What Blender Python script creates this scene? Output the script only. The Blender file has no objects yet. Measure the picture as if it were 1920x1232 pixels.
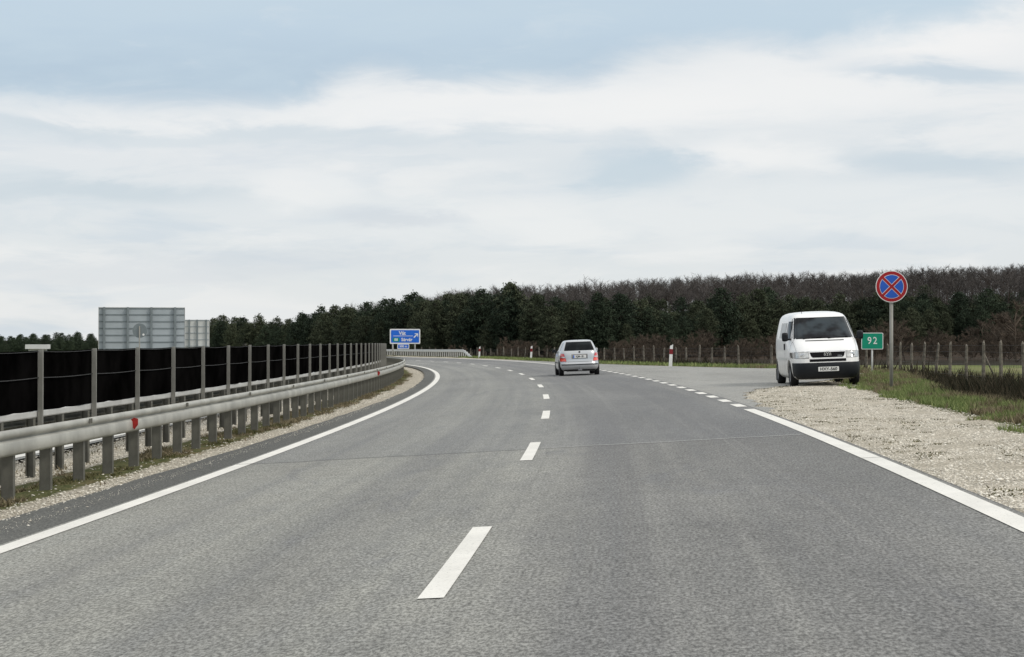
import bpy, math, random
import numpy as np
from mathutils import Vector, Matrix, noise as mnoise
random.seed(7); rng = np.random.default_rng(7)
scene = bpy.context.scene
COL = scene.collection
R = math.radians

# ------------------------------------------------------------------ helpers
def link(o, parent=None):
    COL.objects.link(o)
    if parent is not None: o.parent = parent
    return o
def tag(o, label=None, cat=None, group=None, kind=None):
    if label: o['label'] = label
    if cat: o['category'] = cat
    if group: o['group'] = group
    if kind: o['kind'] = kind
    return o
def empty(name, loc, rot=(0, 0, 0)):
    o = bpy.data.objects.new(name, None); o.empty_display_size = .3
    o.location = loc; o.rotation_euler = rot
    return link(o)
class MB:
    def __init__(s): s.v = []; s.f = []
    def add(s, vs, fs):
        n = len(s.v); s.v += [tuple(p) for p in vs]; s.f += [tuple(i + n for i in q) for q in fs]
    def box(s, c, d, rz=0):
        hx, hy, hz = d[0] / 2, d[1] / 2, d[2] / 2; ca, sa = math.cos(rz), math.sin(rz)
        vs = []
        for z in (-hz, hz):
            for x, y in ((-hx, -hy), (hx, -hy), (hx, hy), (-hx, hy)):
                vs.append((c[0] + x * ca - y * sa, c[1] + x * sa + y * ca, c[2] + z))
        s.add(vs, [(3, 2, 1, 0), (4, 5, 6, 7), (0, 1, 5, 4), (1, 2, 6, 5), (2, 3, 7, 6), (3, 0, 4, 7)])
    def tube(s, a, b, r0, r1=None, n=8, cap=True):
        r1 = r0 if r1 is None else r1
        a = Vector(a); b = Vector(b); d = (b - a).normalized()
        u = d.orthogonal().normalized(); w = d.cross(u)
        vs = []
        for p, r in ((a, r0), (b, r1)):
            for i in range(n):
                t = 2 * math.pi * i / n; vs.append(p + (u * math.cos(t) + w * math.sin(t)) * r)
        fs = [(i, (i + 1) % n, n + (i + 1) % n, n + i) for i in range(n)]
        if cap: fs += [tuple(range(n - 1, -1, -1)), tuple(range(n, 2 * n))]
        s.add(vs, fs)
    def grid(s, P):           # P[i][j] points
        m = len(P[0]); vs = [p for r_ in P for p in r_]
        s.add(vs, [(i * m + j, i * m + j + 1, (i + 1) * m + j + 1, (i + 1) * m + j) for i in range(len(P) - 1) for j in range(m - 1)])
    def lathe(s, prof, n=24, axis='x', c=(0, 0, 0)):    # prof: (along, radius)
        P = []
        for a, r in prof:
            row = []
            for i in range(n + 1):
                t = 2 * math.pi * i / n
                if axis == 'x': row.append((c[0] + a, c[1] + r * math.cos(t), c[2] + r * math.sin(t)))
                elif axis == 'y': row.append((c[0] + r * math.cos(t), c[1] + a, c[2] + r * math.sin(t)))
                else: row.append((c[0] + r * math.cos(t), c[1] + r * math.sin(t), c[2] + a))
            P.append(row)
        s.grid(P)
    def build(s, name, mat, parent=None, smooth=False):
        me = bpy.data.meshes.new(name); me.from_pydata(s.v, [], s.f); me.update()
        if mat: me.materials.append(mat)
        if smooth: me.polygons.foreach_set('use_smooth', [True] * len(me.polygons))
        o = bpy.data.objects.new(name, me)
        return link(o, parent)
def np_mesh(name, V, F, mat, parent=None, smooth=False, do_link=True, cols=None):
    V = np.asarray(V, np.float32).reshape(-1, 3); F = np.asarray(F, np.int32); k = F.shape[1]
    me = bpy.data.meshes.new(name)
    me.vertices.add(len(V)); me.vertices.foreach_set('co', V.ravel())
    me.loops.add(F.size); me.loops.foreach_set('vertex_index', F.ravel())
    me.polygons.add(len(F)); me.polygons.foreach_set('loop_start', np.arange(0, F.size, k, dtype=np.int32))
    me.update(calc_edges=True)
    if cols is not None:
        a = me.attributes.new('tint', 'FLOAT_COLOR', 'POINT'); a.data.foreach_set('color', np.asarray(cols, np.float32).ravel())
    me.materials.append(mat)
    if smooth: me.polygons.foreach_set('use_smooth', np.ones(len(F), bool))
    o = bpy.data.objects.new(name, me)
    if do_link: link(o, parent)
    return o
def text_mesh(name, txt, size, mat, parent, loc, rot=(R(90), 0, 0), bold=.02, depth=.004, sx=1.0, sp=1.0):
    cu = bpy.data.curves.new(name, 'FONT'); cu.body = txt; cu.size = size; cu.align_x = 'CENTER'; cu.align_y = 'CENTER'
    cu.offset = bold * size; cu.extrude = depth; cu.resolution_u = 3; cu.space_character = sp
    t = bpy.data.objects.new(name + '_tmp', cu); COL.objects.link(t)
    dg = bpy.context.evaluated_depsgraph_get()
    me = bpy.data.meshes.new_from_object(t.evaluated_get(dg)); me.name = name
    COL.objects.unlink(t); bpy.data.objects.remove(t)
    me.materials.clear(); me.materials.append(mat)
    o = bpy.data.objects.new(name, me); o.location = loc; o.rotation_euler = rot; o.scale = (sx, 1, 1)
    return link(o, parent)

# ------------------------------------------------------------------ materials
class NT:
    def __init__(s, name):
        s.m = bpy.data.materials.new(name); s.m.use_nodes = True; s.t = s.m.node_tree; s.t.nodes.clear()
        s.out = s.n('ShaderNodeOutputMaterial'); s.p = s.n('ShaderNodeBsdfPrincipled'); s.l(s.p.outputs[0], s.out.inputs[0])
    def n(s, ty, **k):
        x = s.t.nodes.new(ty)
        for a, b in k.items(): setattr(x, a, b)
        return x
    def l(s, a, b): s.t.links.new(a, b)
    def val(s, x, sock):
        if isinstance(x, (int, float)): sock.default_value = x
        elif isinstance(x, (tuple, list)): sock.default_value = tuple(x) + ((1,) if len(x) == 3 else ())
        else: s.l(x, sock)
    def noise(s, vec, scale, detail=3, rough=.55, dist=0):
        x = s.n('ShaderNodeTexNoise'); x.inputs['Scale'].default_value = scale; x.inputs['Detail'].default_value = detail
        x.inputs['Roughness'].default_value = rough; x.inputs['Distortion'].default_value = dist
        if vec is not None: s.l(vec, x.inputs['Vector'])
        return x.outputs['Fac']
    def mix(s, f, a, b, mode='MIX'):
        x = s.n('ShaderNodeMix', data_type='RGBA', blend_type=mode)
        s.val(f, x.inputs[0]); s.val(a, x.inputs[6]); s.val(b, x.inputs[7]); return x.outputs[2]
    def math(s, op, a, b=0, c=0, clamp=False):
        x = s.n('ShaderNodeMath', operation=op); x.use_clamp = clamp
        s.val(a, x.inputs[0]); s.val(b, x.inputs[1]); s.val(c, x.inputs[2]); return x.outputs[0]
    def ramp(s, f, lo, hi):
        x = s.n('ShaderNodeMapRange'); x.interpolation_type = 'SMOOTHSTEP'
        s.val(f, x.inputs[0]); x.inputs[1].default_value = lo; x.inputs[2].default_value = hi; return x.outputs[0]
    def bump(s, h, strength, dist):
        x = s.n('ShaderNodeBump'); x.inputs['Strength'].default_value = strength; x.inputs['Distance'].default_value = dist
        s.l(h, x.inputs['Height']); s.l(x.outputs[0], s.p.inputs['Normal'])
    def base(s, c): s.val(c, s.p.inputs['Base Color'])
    def set(s, **k):
        for a, b in k.items(): s.val(b, s.p.inputs[a.replace('_', ' ')])
    def pos(s): return s.n('ShaderNodeNewGeometry').outputs['Position']
    def scaled(s, vec, sc):
        x = s.n('ShaderNodeMapping'); x.inputs['Scale'].default_value = sc; s.l(vec, x.inputs['Vector']); return x.outputs[0]
def worn(name, c, var=.15, rough=.6, scale=6, metallic=0, spec=.4, bump=0, coat=0, dirt=None):
    t = NT(name); g = t.n('ShaderNodeTexCoord').outputs['Object']
    n = t.noise(g, scale, 5, .6); k = t.ramp(n, .3, .7)
    c2 = tuple(max(0, x * (1 - var)) for x in c); c1 = tuple(min(1, x * (1 + var)) for x in c)
    col = t.mix(k, c2, c1)
    if dirt:
        zz = t.n('ShaderNodeSeparateXYZ'); t.l(g, zz.inputs[0])
        d = t.ramp(zz.outputs[2], dirt[1], dirt[0]); d = t.math('MULTIPLY', d, t.math('ADD', t.noise(g, 9, 4), .1)); 
        col = t.mix(d, col, dirt[2])
    t.base(col); t.set(Roughness=rough, Metallic=metallic, Coat_Weight=coat)
    t.p.inputs['Specular IOR Level'].default_value = spec
    if bump: t.bump(t.noise(g, scale * 8, 3), bump, .01)
    return t.m

def m_asphalt(name, base, tracks=True):
    t = NT(name); uv = t.n('ShaderNodeUVMap', uv_map='UVMap').outputs[0]
    sp = t.n('ShaderNodeSeparateXYZ'); t.l(uv, sp.inputs[0]); o, s_ = sp.outputs[0], sp.outputs[1]
    P = t.pos()
    big = t.ramp(t.noise(t.scaled(uv, (.28, .06, 1)), 1, 4, .6, .4), .3, .7)
    mid = t.noise(t.scaled(uv, (1.3, .35, 1)), 1.2, 4, .65)
    fine = t.noise(P, 55, 2, .7); fine2 = t.noise(P, 16, 3, .7)
    b = base
    col = t.mix(big, tuple(x * .84 for x in b), tuple(x * 1.1 for x in b))
    col = t.mix(t.math('MULTIPLY', t.ramp(mid, .35, .75), .28), col, tuple(x * y for x, y in zip(b, (.80, .84, .90))))
    if tracks:
        # right lane darker and bluer than the left lane
        rl = t.ramp(t.math('ADD', o, t.math('MULTIPLY', t.math('SUBTRACT', mid, .5), 2.4)), -.9, 1.2)
        col = t.mix(t.math('MULTIPLY', rl, .8), col, t.mix(big, (.138, .139, .137), (.208, .208, .200)))
        for c0, w, a in ((-2.85, .38, .30), (-1.15, .38, .34), (1.0, .42, .5), (2.65, .42, .5)):
            d = t.math('ABSOLUTE', t.math('SUBTRACT', o, c0)); k = t.ramp(d, w * 1.5, w * .2)
            col = t.mix(t.math('MULTIPLY', k, t.math('MULTIPLY', t.ramp(t.noise(t.scaled(uv, (1, .03, 1)), 1, 3), .25, .7), a)), col, (.124, .125, .130))
        lg = t.noise(t.scaled(uv, (1.7, .012, 1)), 1, 4, .65); col = t.mix(t.math('MULTIPLY', t.ramp(lg, .45, .68), .38), col, (.145, .150, .155))
        col = t.mix(t.math('MULTIPLY', t.ramp(lg, .48, .32), .35), col, (.33, .33, .305))
        oil = t.math('MULTIPLY', t.ramp(t.math('ABSOLUTE', t.math('SUBTRACT', o, 1.85)), .55, .1), t.ramp(t.noise(t.scaled(uv, (1.5, .35, 1)), 1, 5, .7), .45, .7)); col = t.mix(t.math('MULTIPLY', oil, .35), col, (.11, .11, .115))
        # transverse joint
        j = t.math('ADD', t.math('SUBTRACT', s_, 24.85), t.math('MULTIPLY', o, -.105))
        wob = t.math('MULTIPLY', t.math('SUBTRACT', t.noise(t.scaled(uv, (1.4, .2, 1)), 1.5, 4), .5), .35)
        j = t.math('ADD', j, wob); aj = t.math('ABSOLUTE', j)
        col = t.mix(t.math('MULTIPLY', t.ramp(aj, .17, .02), .6), col, (.075, .075, .075))
        col = t.mix(t.math('MULTIPLY', t.ramp(j, -.05, .1), .26), col, (.16, .17, .185))
        lj = t.math('ABSOLUTE', t.math('SUBTRACT', j, .13)); col = t.mix(t.math('MULTIPLY', t.math('MULTIPLY', t.ramp(lj, .09, .03), t.ramp(o, -.5, .5)), .5), col, (.42, .42, .40))
        lc = t.math('ABSOLUTE', t.math('ADD', t.math('SUBTRACT', o, .22), t.math('MULTIPLY', t.math('SUBTRACT', t.noise(t.scaled(uv, (1, .5, 1)), 1, 5, .7), .5), .22))); col = t.mix(t.math('MULTIPLY', t.math('MULTIPLY', t.ramp(lc, .035, .008), t.ramp(t.noise(t.scaled(uv, (.2, .08, 1)), 1, 2), .48, .6)), .22), col, (.06, .06, .06))
        for s0 in (43., 61.5, 96.):
            j2 = t.math('ABSOLUTE', t.math('ADD', t.math('SUBTRACT', s_, s0), wob))
            col = t.mix(t.math('MULTIPLY', t.ramp(j2, .10, .03), .3), col, (.07, .07, .07))
        # dark stained patches
        st = t.ramp(t.noise(t.scaled(uv, (.9, .22, 1)), .8, 5, .7, 1.2), .56, .7)
        col = t.mix(t.math('MULTIPLY', st, .45), col, (.155, .160, .168))
        d = t.math('ABSOLUTE', t.math('SUBTRACT', o, 0.02)); 
        # worn darker seam beside the centre and edges
        e = t.math('ABSOLUTE', t.math('SUBTRACT', o, 3.98)); col = t.mix(t.math('MULTIPLY', t.ramp(e, .10, .02), .6), col, (.05, .05, .05))
    g1 = t.noise(t.scaled(uv, (44, 17, 1)), 1, 3, .8); g2 = t.noise(t.scaled(uv, (15, 6, 1)), 1, 3, .7); g3 = t.noise(t.scaled(uv, (5, 2.2, 1)), 1, 3, .7)
    f1 = t.math('ADD', t.math('MULTIPLY', t.ramp(g1, .36, .64), .90), .57)
    f2 = t.math('ADD', t.math('MULTIPLY', t.ramp(g2, .34, .66), .18), .91)
    f3 = t.math('ADD', t.math('MULTIPLY', t.ramp(g3, .3, .7), .14), .93)
    f = t.math('MULTIPLY', f1, t.math('MULTIPLY', f2, f3))
    cc = t.n('ShaderNodeCombineColor'); [t.l(f, cc.inputs[i]) for i in range(3)]
    col = t.mix(1.0, col, cc.outputs[0], 'MULTIPLY')
    col = t.mix(t.math('MULTIPLY', t.ramp(g1, .64, .72), .35), col, (.50, .49, .46))
    col = t.mix(t.math('MULTIPLY', t.ramp(g1, .36, .28), .45), col, (.05, .05, .055))
    t.base(col); t.set(Roughness=.9); t.p.inputs['Specular IOR Level'].default_value = .25
    t.bump(fine, .6, .01)
    return t.m
def m_paint(name, c=(.80, .79, .74)):
    t = NT(name); P = t.pos()
    n = t.noise(P, 42, 4, .75); k = t.ramp(n, .56, .68)
    big = t.noise(P, 1.3, 4, .6)
    col = t.mix(t.ramp(big, .3, .75), tuple(x * .86 for x in c), c)
    col = t.mix(t.math('MULTIPLY', k, .7), col, (.28, .28, .26))
    col = t.mix(t.math('MULTIPLY', t.ramp(t.noise(P, 9, 4, .7), .58, .75), .25), col, (.4, .4, .38))
    t.base(col); t.set(Roughness=.75); t.bump(n, .4, .006)
    return t.m
def m_ground():
    t = NT('ground_cover'); P = t.pos()
    a = t.n('ShaderNodeAttribute', attribute_name='tint'); sp = t.n('ShaderNodeSeparateColor'); t.l(a.outputs['Color'], sp.inputs[0])
    n1 = t.noise(P, 1.1, 5, .65); n2 = t.noise(P, 9, 4, .7); n3 = t.noise(P, 34, 3, .7)
    vo = t.n('ShaderNodeTexVoronoi'); vo.inputs['Scale'].default_value = 26; t.l(P, vo.inputs['Vector'])
    vd = t.n('ShaderNodeTexVoronoi'); vd.inputs['Scale'].default_value = 11; t.l(P, vd.inputs['Vector'])
    vs = t.n('ShaderNodeSeparateColor'); t.l(vo.outputs['Color'], vs.inputs[0])
    br = t.math('MULTIPLY', t.math('SUBTRACT', n2, .5), .55); br1 = t.math('MULTIPLY', t.math('SUBTRACT', n1, .5), .9)
    w = t.math('ADD', br, br1)
    dirt = t.mix(n2, (.085, .065, .045), (.17, .14, .10))
    stone = t.mix(vs.outputs[0], (.50, .455, .37), (.84, .78, .66))
    stone = t.mix(t.ramp(vo.outputs['Distance'], .26, .5), stone, (.36, .33, .27))
    stone = t.mix(t.math('MULTIPLY', t.ramp(n1, .50, .68), .50), stone, (.66, .60, .50))
    stone = t.mix(t.math('MULTIPLY', t.ramp(n2, .60, .74), .6), stone, (.20, .18, .11))
    grass = t.mix(t.ramp(n2, .35, .7), (.055, .070, .024), (.16, .15, .07))
    grass = t.mix(t.ramp(n1, .48, .68), grass, (.17, .135, .075))
    mo = t.math('MULTIPLY', t.ramp(t.noise(t.scaled(P, (1.6, .8, 1)), 1.3, 5, .75, .6), .60, .70), .75); stone = t.mix(mo, stone, t.mix(n2, (.13, .12, .07), (.30, .26, .18)))
    brush = t.mix(n3, (.018, .018, .012), (.055, .045, .03))
    col = t.mix(t.ramp(t.math('ADD', sp.outputs[0], w), .4, .6), dirt, stone)
    col = t.mix(t.ramp(t.math('ADD', sp.outputs[1], w), .4, .62), col, grass)
    col = t.mix(t.ramp(t.math('ADD', sp.outputs[2], w), .35, .65), col, brush)
    t.base(col); t.set(Roughness=1.0); t.p.inputs['Specular IOR Level'].default_value = .1
    h = t.math('ADD', t.math('MULTIPLY', vo.outputs['Distance'], -1.0), t.math('MULTIPLY', n2, 1.2)); t.bump(h, .9, .03)
    return t.m
def m_far():
    t = NT('field_cover'); P = t.pos()
    n1 = t.noise(t.scaled(P, (.05, .012, 1)), 1, 4, .6); n2 = t.noise(P, .9, 5, .7)
    a = t.n('ShaderNodeAttribute', attribute_name='tint'); sp = t.n('ShaderNodeSeparateColor'); t.l(a.outputs['Color'], sp.inputs[0])
    field = t.mix(t.ramp(n1, .35, .65), (.15, .18, .065), (.26, .245, .13)); field = t.mix(t.math('MULTIPLY', n2, .5), field, (.10, .12, .045))
    wood = t.mix(n2, (.030, .024, .018), (.075, .056, .042)); wood2 = t.mix(n2, (.016, .018, .012), (.04, .035, .025))
    col = t.mix(sp.outputs[2], wood2, wood)
    col = t.mix(t.ramp(t.math('ADD', sp.outputs[1], t.math('MULTIPLY', t.math('SUBTRACT', n2, .5), .5)), .4, .6), col, field)
    t.base(col); t.set(Roughness=1.0); t.p.inputs['Specular IOR Level'].default_value = .05
    return t.m
def m_leaf(name, a, b, scale=.6, trans=0.0, tint=False):
    t = NT(name); P = t.pos(); oi = t.n('ShaderNodeObjectInfo')
    n = t.noise(P, scale, 4, .65); k = t.math('ADD', t.math('MULTIPLY', t.ramp(n, .3, .7), .5), t.math('MULTIPLY', oi.outputs['Random'], .5))
    if tint:
        at = t.n('ShaderNodeAttribute', attribute_name='tint'); sp = t.n('ShaderNodeSeparateColor'); t.l(at.outputs['Color'], sp.inputs[0]); k = sp.outputs[0]
    col = t.mix(k, a, b); t.base(col); t.set(Roughness=.85); t.p.inputs['Specular IOR Level'].default_value = .15
    return t.m
M = {}
M['asphalt'] = m_asphalt('asphalt', (.275, .276, .252))
M['asphalt_old'] = m_asphalt('asphalt_lay_by', (.285, .285, .268), False)
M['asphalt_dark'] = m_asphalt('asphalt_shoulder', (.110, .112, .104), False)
M['paint'] = m_paint('road_paint')
M['ground'] = m_ground(); M['far'] = m_far()
M['galv'] = worn('galvanised_steel', (.25, .245, .22), .15, .55, 3, .15, .4, .1)
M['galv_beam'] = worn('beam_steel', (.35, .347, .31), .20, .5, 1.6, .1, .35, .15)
M['galv_shaded'] = worn('shaded_steel', (.150, .146, .124), .25, .55, 4, .2, .4, .1)  # darkened steel: shade on the posts' near faces is put into the colour
M['galv_light'] = worn('light_steel', (.56, .56, .54), .1, .45, 2, .1)
M['cloth'] = worn('black_cloth', (.0032, .0030, .0030), .6, 1.0, 1.5, 0, .0)
M['wire'] = worn('wire', (.038, .038, .037), .2, .5, 3, .4)
M['red'] = worn('red_reflector', (.34, .018, .014), .2, .35, 20)
M['signblue'] = worn('sign_blue', (.012, .14, .66), .06, .4, 3)
M['signwhite'] = worn('sign_white', (.80, .80, .78), .05, .45, 3)
M['signgreen'] = worn('sign_green', (.0, .27, .16), .06, .4, 3)
M['signred'] = worn('sign_red', (.36, .010, .016), .08, .4, 3)
M['discblue'] = worn('disc_blue', (.02, .105, .52), .06, .4, 3)
M['signback'] = worn('sign_back', (.36, .40, .42), .07, .5, 1.0, .15)
M['signback_light'] = worn('sign_back_light', (.60, .61, .59), .06, .5, 1.0)
M['signdark'] = worn('sign_back_rib', (.20, .23, .24), .1, .5, 2, .2)
M['white_plastic'] = worn('white_plastic', (.80, .80, .78), .06, .5, 4)
M['dark_red'] = worn('dark_red_reflector', (.20, .012, .018), .1, .35, 8)
M['wood'] = worn('weathered_wood', (.16, .145, .12), .45, .9, 5, 0, .1, .6)
M['van_white'] = worn('van_paint', (.86, .865, .86), .03, .32, 2, 0, .45, 0, .35, dirt=(.35, .95, (.50, .47, .42)))
M['car_silver'] = worn('car_paint', (.52, .54, .56), .02, .28, 2, .35, .5, 0, .6, dirt=(.25, .6, (.42, .41, .40)))
M['plastic'] = worn('black_plastic', (.011, .013, .016), .15, .5, 6, 0, .25)
M['tyre'] = worn('tyre', (.012, .012, .013), .2, .85, 8)
M['rim'] = worn('rim', (.30, .30, .31), .1, .4, 8, .6)
M['chrome'] = worn('chrome', (.62, .63, .65), .05, .25, 8, .7)
M['black'] = worn('black_gloss', (.004, .004, .005), .2, .5, 4, 0, .12)
M['red_lens'] = worn('red_lens', (.60, .03, .03), .12, .15, 9, 0, .6, 0, 1)
M['bright_lens'] = worn('bright_red_lens', (.85, .09, .05), .12, .2, 9, 0, .6, 0, 1)
M['clear_lens'] = worn('clear_lens', (.52, .53, .52), .3, .12, 14, .3, .8, 0, 1)
M['dark_lens'] = worn('dark_lens', (.20, .19, .18), .3, .15, 14, .2, .8, 0, 1)
M['ink'] = worn('black_ink', (.02, .02, .02), .1, .6, 8)
def m_glass(name, a, b, rough=.06, sc=2.2):
    t = NT(name); g = t.n('ShaderNodeTexCoord').outputs['Object']
    n = t.noise(g, sc, 3, .5); t.base(t.mix(t.ramp(n, .4, .62), a, b)); t.set(Roughness=rough); t.p.inputs['Specular IOR Level'].default_value = .16  # mottled base colour stands in for reflections and interior shapes behind the pane
    return t.m
M['glass'] = m_glass('window_glass', (.003, .004, .006), (.040, .052, .060), .05, 1.6)
M['glass_dark'] = m_glass('dark_window_glass', (.004, .006, .007), (.014, .018, .02), .08)

# ------------------------------------------------------------------ road alignment (metres, chainage s, offset o)
S0, DS = -90.0, .5
SS = np.arange(S0, 420, DS)
tt = SS / 100
def kf(s):
    t = np.clip(s, -20, 205) / 100; return (.12547 + .01139 * t - .00568 * t * t) / 100
KK = kf(SS); i0 = int(round(-S0 / DS))
th = np.concatenate([[0], np.cumsum((KK[1:] + KK[:-1]) / 2 * DS)]); th = th - th[i0] - .07271
thm = (th[1:] + th[:-1]) / 2
cx = np.concatenate([[0], np.cumsum(-np.sin(thm) * DS)]); cx = cx - cx[i0] - 1.14597
cy = np.concatenate([[0], np.cumsum(np.cos(thm) * DS)]); cy = cy - cy[i0]
tc = np.clip(tt, 0, 2.1)
cz = -1.46825 - .0109 * tc - .15949 * tc ** 2 - .01321 * tc ** 3 + np.where(tt > 2.1, -(tt - 2.1) * .45, 0) - np.where(tt < 0, tt, 0) * .0109
ce = .05931 - .04254 * tc + .0217 * tc * tc
def I(a, s): return float(np.interp(s, SS, a))
def lerp_tab(x, xs, ys): return float(np.interp(x, xs, ys))
def smooth(a, b, x):
    t = min(1, max(0, (x - a) / (b - a))); return t * t * (3 - 2 * t)
def field_level(X, Y):
    D = math.hypot(X, Y)
    g = -1.35 - .006 * min(max(Y, 0), 230)
    u = X / max(Y, 20)
    A = lerp_tab(u, [-.06, 0, .1, .18, .27, .5], [0, 7.0, 10.6, 12.2, 14.0, 15.5]) if Y > 0 else 0
    g += A * smooth(300, 520, D)
    if Y > 0: g -= 3.0 * smooth(120, 420, D) * smooth(-.06, -.16, u)
    return g
def o_edge(s): return lerp_tab(s, [-90, 38, 45, 54, 62, 80, 96, 125, 400], [8.0, 8.0, 9.0, 10.4, 11.8, 11.8, 9.3, 6.5, 6.5])
def gravel_edge(s): return lerp_tab(s, [-90, 10, 25, 36, 43, 50, 58, 66, 80, 95, 110, 140, 400], [6.2, 6.3, 6.5, 6.95, 7.5, 8.15, 8.6, 9, 9, 5.2, 5.0, 5.0, 5.0])
def W0(s, o):
    a = I(th, s); return I(cx, s) + o * math.cos(a), I(cy, s) + o * math.sin(a)
def prof(s, o):
    z, e = I(cz, s), I(ce, s); X, Y = W0(s, o); oe = o_edge(s)
    if o > oe:
        G = field_level(X, Y); k = smooth(oe, oe + 4.2, o)
        zz = z + e * 5.5 + .022 * (oe - 5.5); d = math.exp(-((o - oe - 3.2) / 1.3) ** 2) * .2
        return zz * (1 - k) + G * k - d
    if o < -19.8:
        G = field_level(X, Y) - .4; k = smooth(-19.8, -27, o) if False else min(1, (-19.8 - o) / 7.0); k = k * k * (3 - 2 * k)
        return (z - e * 19.8) * (1 - k) + G * k
    if o > 5.5: return z + e * 5.5 + .022 * (o - 5.5)
    return z + e * o
def W(s, o, dz=0):
    X, Y = W0(s, o); return Vector((X, Y, prof(s, o) + dz))
def to_so(X, Y):
    d = (X - cx) * (-np.sin(th)) + (Y - cy) * np.cos(th); s = float(np.interp(0, -d, SS))
    a = I(th, s); return s, (X - I(cx, s)) * math.cos(a) + (Y - I(cy, s)) * math.sin(a)
def ground(X, Y):
    if Y < 330 and abs(X) < 120 and Y > -80:
        s, o = to_so(X, Y)
        if -45 < o < 30: return prof(s, o)
    return field_level(X, Y)
LW, RW = 3.79, 3.76

# lay-by outer edge as a function of chainage
LB_S = [33, 34.5, 36, 38, 41, 44.5, 46, 47.5, 49, 51, 53, 56, 60, 64, 79, 79.6, 84, 92, 100, 108, 120, 137, 150, 165]
LB_O = [3.9, 4.25, 4.05, 4.3, 4.35, 4.7, 5.05, 5.35, 6.0, 6.7, 7.4, 8.6, 10.2, 11.2, 11.2, 10.3, 9.3, 8.0, 6.9, 6.1, 5.4, 4.9, 4.45, 4.0]
def layby_o(s): return lerp_tab(s, LB_S, LB_O) + .07 * math.sin(s * 2.9) * (1 if s < 60 else 0) + .04 * math.sin(s * 7.1)

# ------------------------------------------------------------------ ground sheets
def sheet(name, srange, ofun, dz, mat, uv=True):
    V = []; UV = []; m = None
    for s in srange:
        os_ = ofun(s); m = len(os_)
        for o in os_:
            V.append(W(s, o, dz)); UV.append((o, s))
    n = len(srange)
    F = [(i * m + j, i * m + j + 1, (i + 1) * m + j + 1, (i + 1) * m + j) for i in range(n - 1) for j in range(m - 1)]
    me = bpy.data.meshes.new(name); me.from_pydata([tuple(v) for v in V], [], F); me.update()
    if uv:
        l = me.uv_layers.new(name='UVMap')
        for lo in me.loops: l.data[lo.index].uv = UV[lo.vertex_index]
    me.materials.append(mat); me.polygons.foreach_set('use_smooth', [True] * len(F))
    return link(bpy.data.objects.new(name, me))
def fr(a, b, st): return list(np.arange(a, b + st * .5, st))
SR = fr(-80, 320, 2)
road = sheet('road', SR, lambda s: [-3.95, 0, 3.93], .020, M['asphalt']); tag(road, kind='structure')
wob = lambda s, k: .06 * mnoise.noise(Vector((s * .5, k, 0))) + .03 * mnoise.noise(Vector((s * 2.3, k, 4)))
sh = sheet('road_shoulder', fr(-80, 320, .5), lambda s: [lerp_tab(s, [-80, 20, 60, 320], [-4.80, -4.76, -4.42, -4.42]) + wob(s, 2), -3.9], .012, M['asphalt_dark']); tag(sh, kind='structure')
r2 = sheet('opposite_road', SR, lambda s: [-19.6, -14, -8.05], .020, M['asphalt_old']); tag(r2, kind='structure')
lb = sheet('lay_by', fr(33, 165, .25), lambda s: [3.88, 4.0 + (layby_o(s) - 4.0) * .5, max(4.02, layby_o(s))], .014, M['asphalt_old']); tag(lb, kind='structure')
# markings
def strip(name, runs, dz=.026):
    mb = MB()
    for s0, s1, o0, o1 in runs:
        n = max(1, int((s1 - s0) / 1.0)); P = []
        for i in range(n + 1):
            s = s0 + (s1 - s0) * i / n; P.append([W(s, o0, dz), W(s, o1, dz)])
        mb.grid(P)
    return mb.build(name, M['paint'])
tag(strip('left_edge_line', [(-80, 24.45, -LW - .10, -LW + .10), (24.52, 320, -LW - .10, -LW + .10)]), kind='structure')
tag(strip('right_edge_line', [(-80, 20.02, RW - .10, RW + .10), (20.06, 34.6, RW - .10, RW + .10), (109, 320, RW - .10, RW + .10)]), kind='structure')
eb = [(35.9 + 3 * k, 37.4 + 3 * k, RW - .10, RW + .10) for k in range(24)]
tag(strip('right_edge_dashes', eb), kind='structure')
tag(strip('lane_dashes', [(10.45 + 12 * k, 14.45 + 12 * k, -.075, .075) for k in range(-7, 26)]), kind='structure')
tag(strip('opposite_edge_line', [(-80, 320, -8.45, -8.2), (-80, 320, -19.2, -18.95)]), kind='structure')

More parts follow.
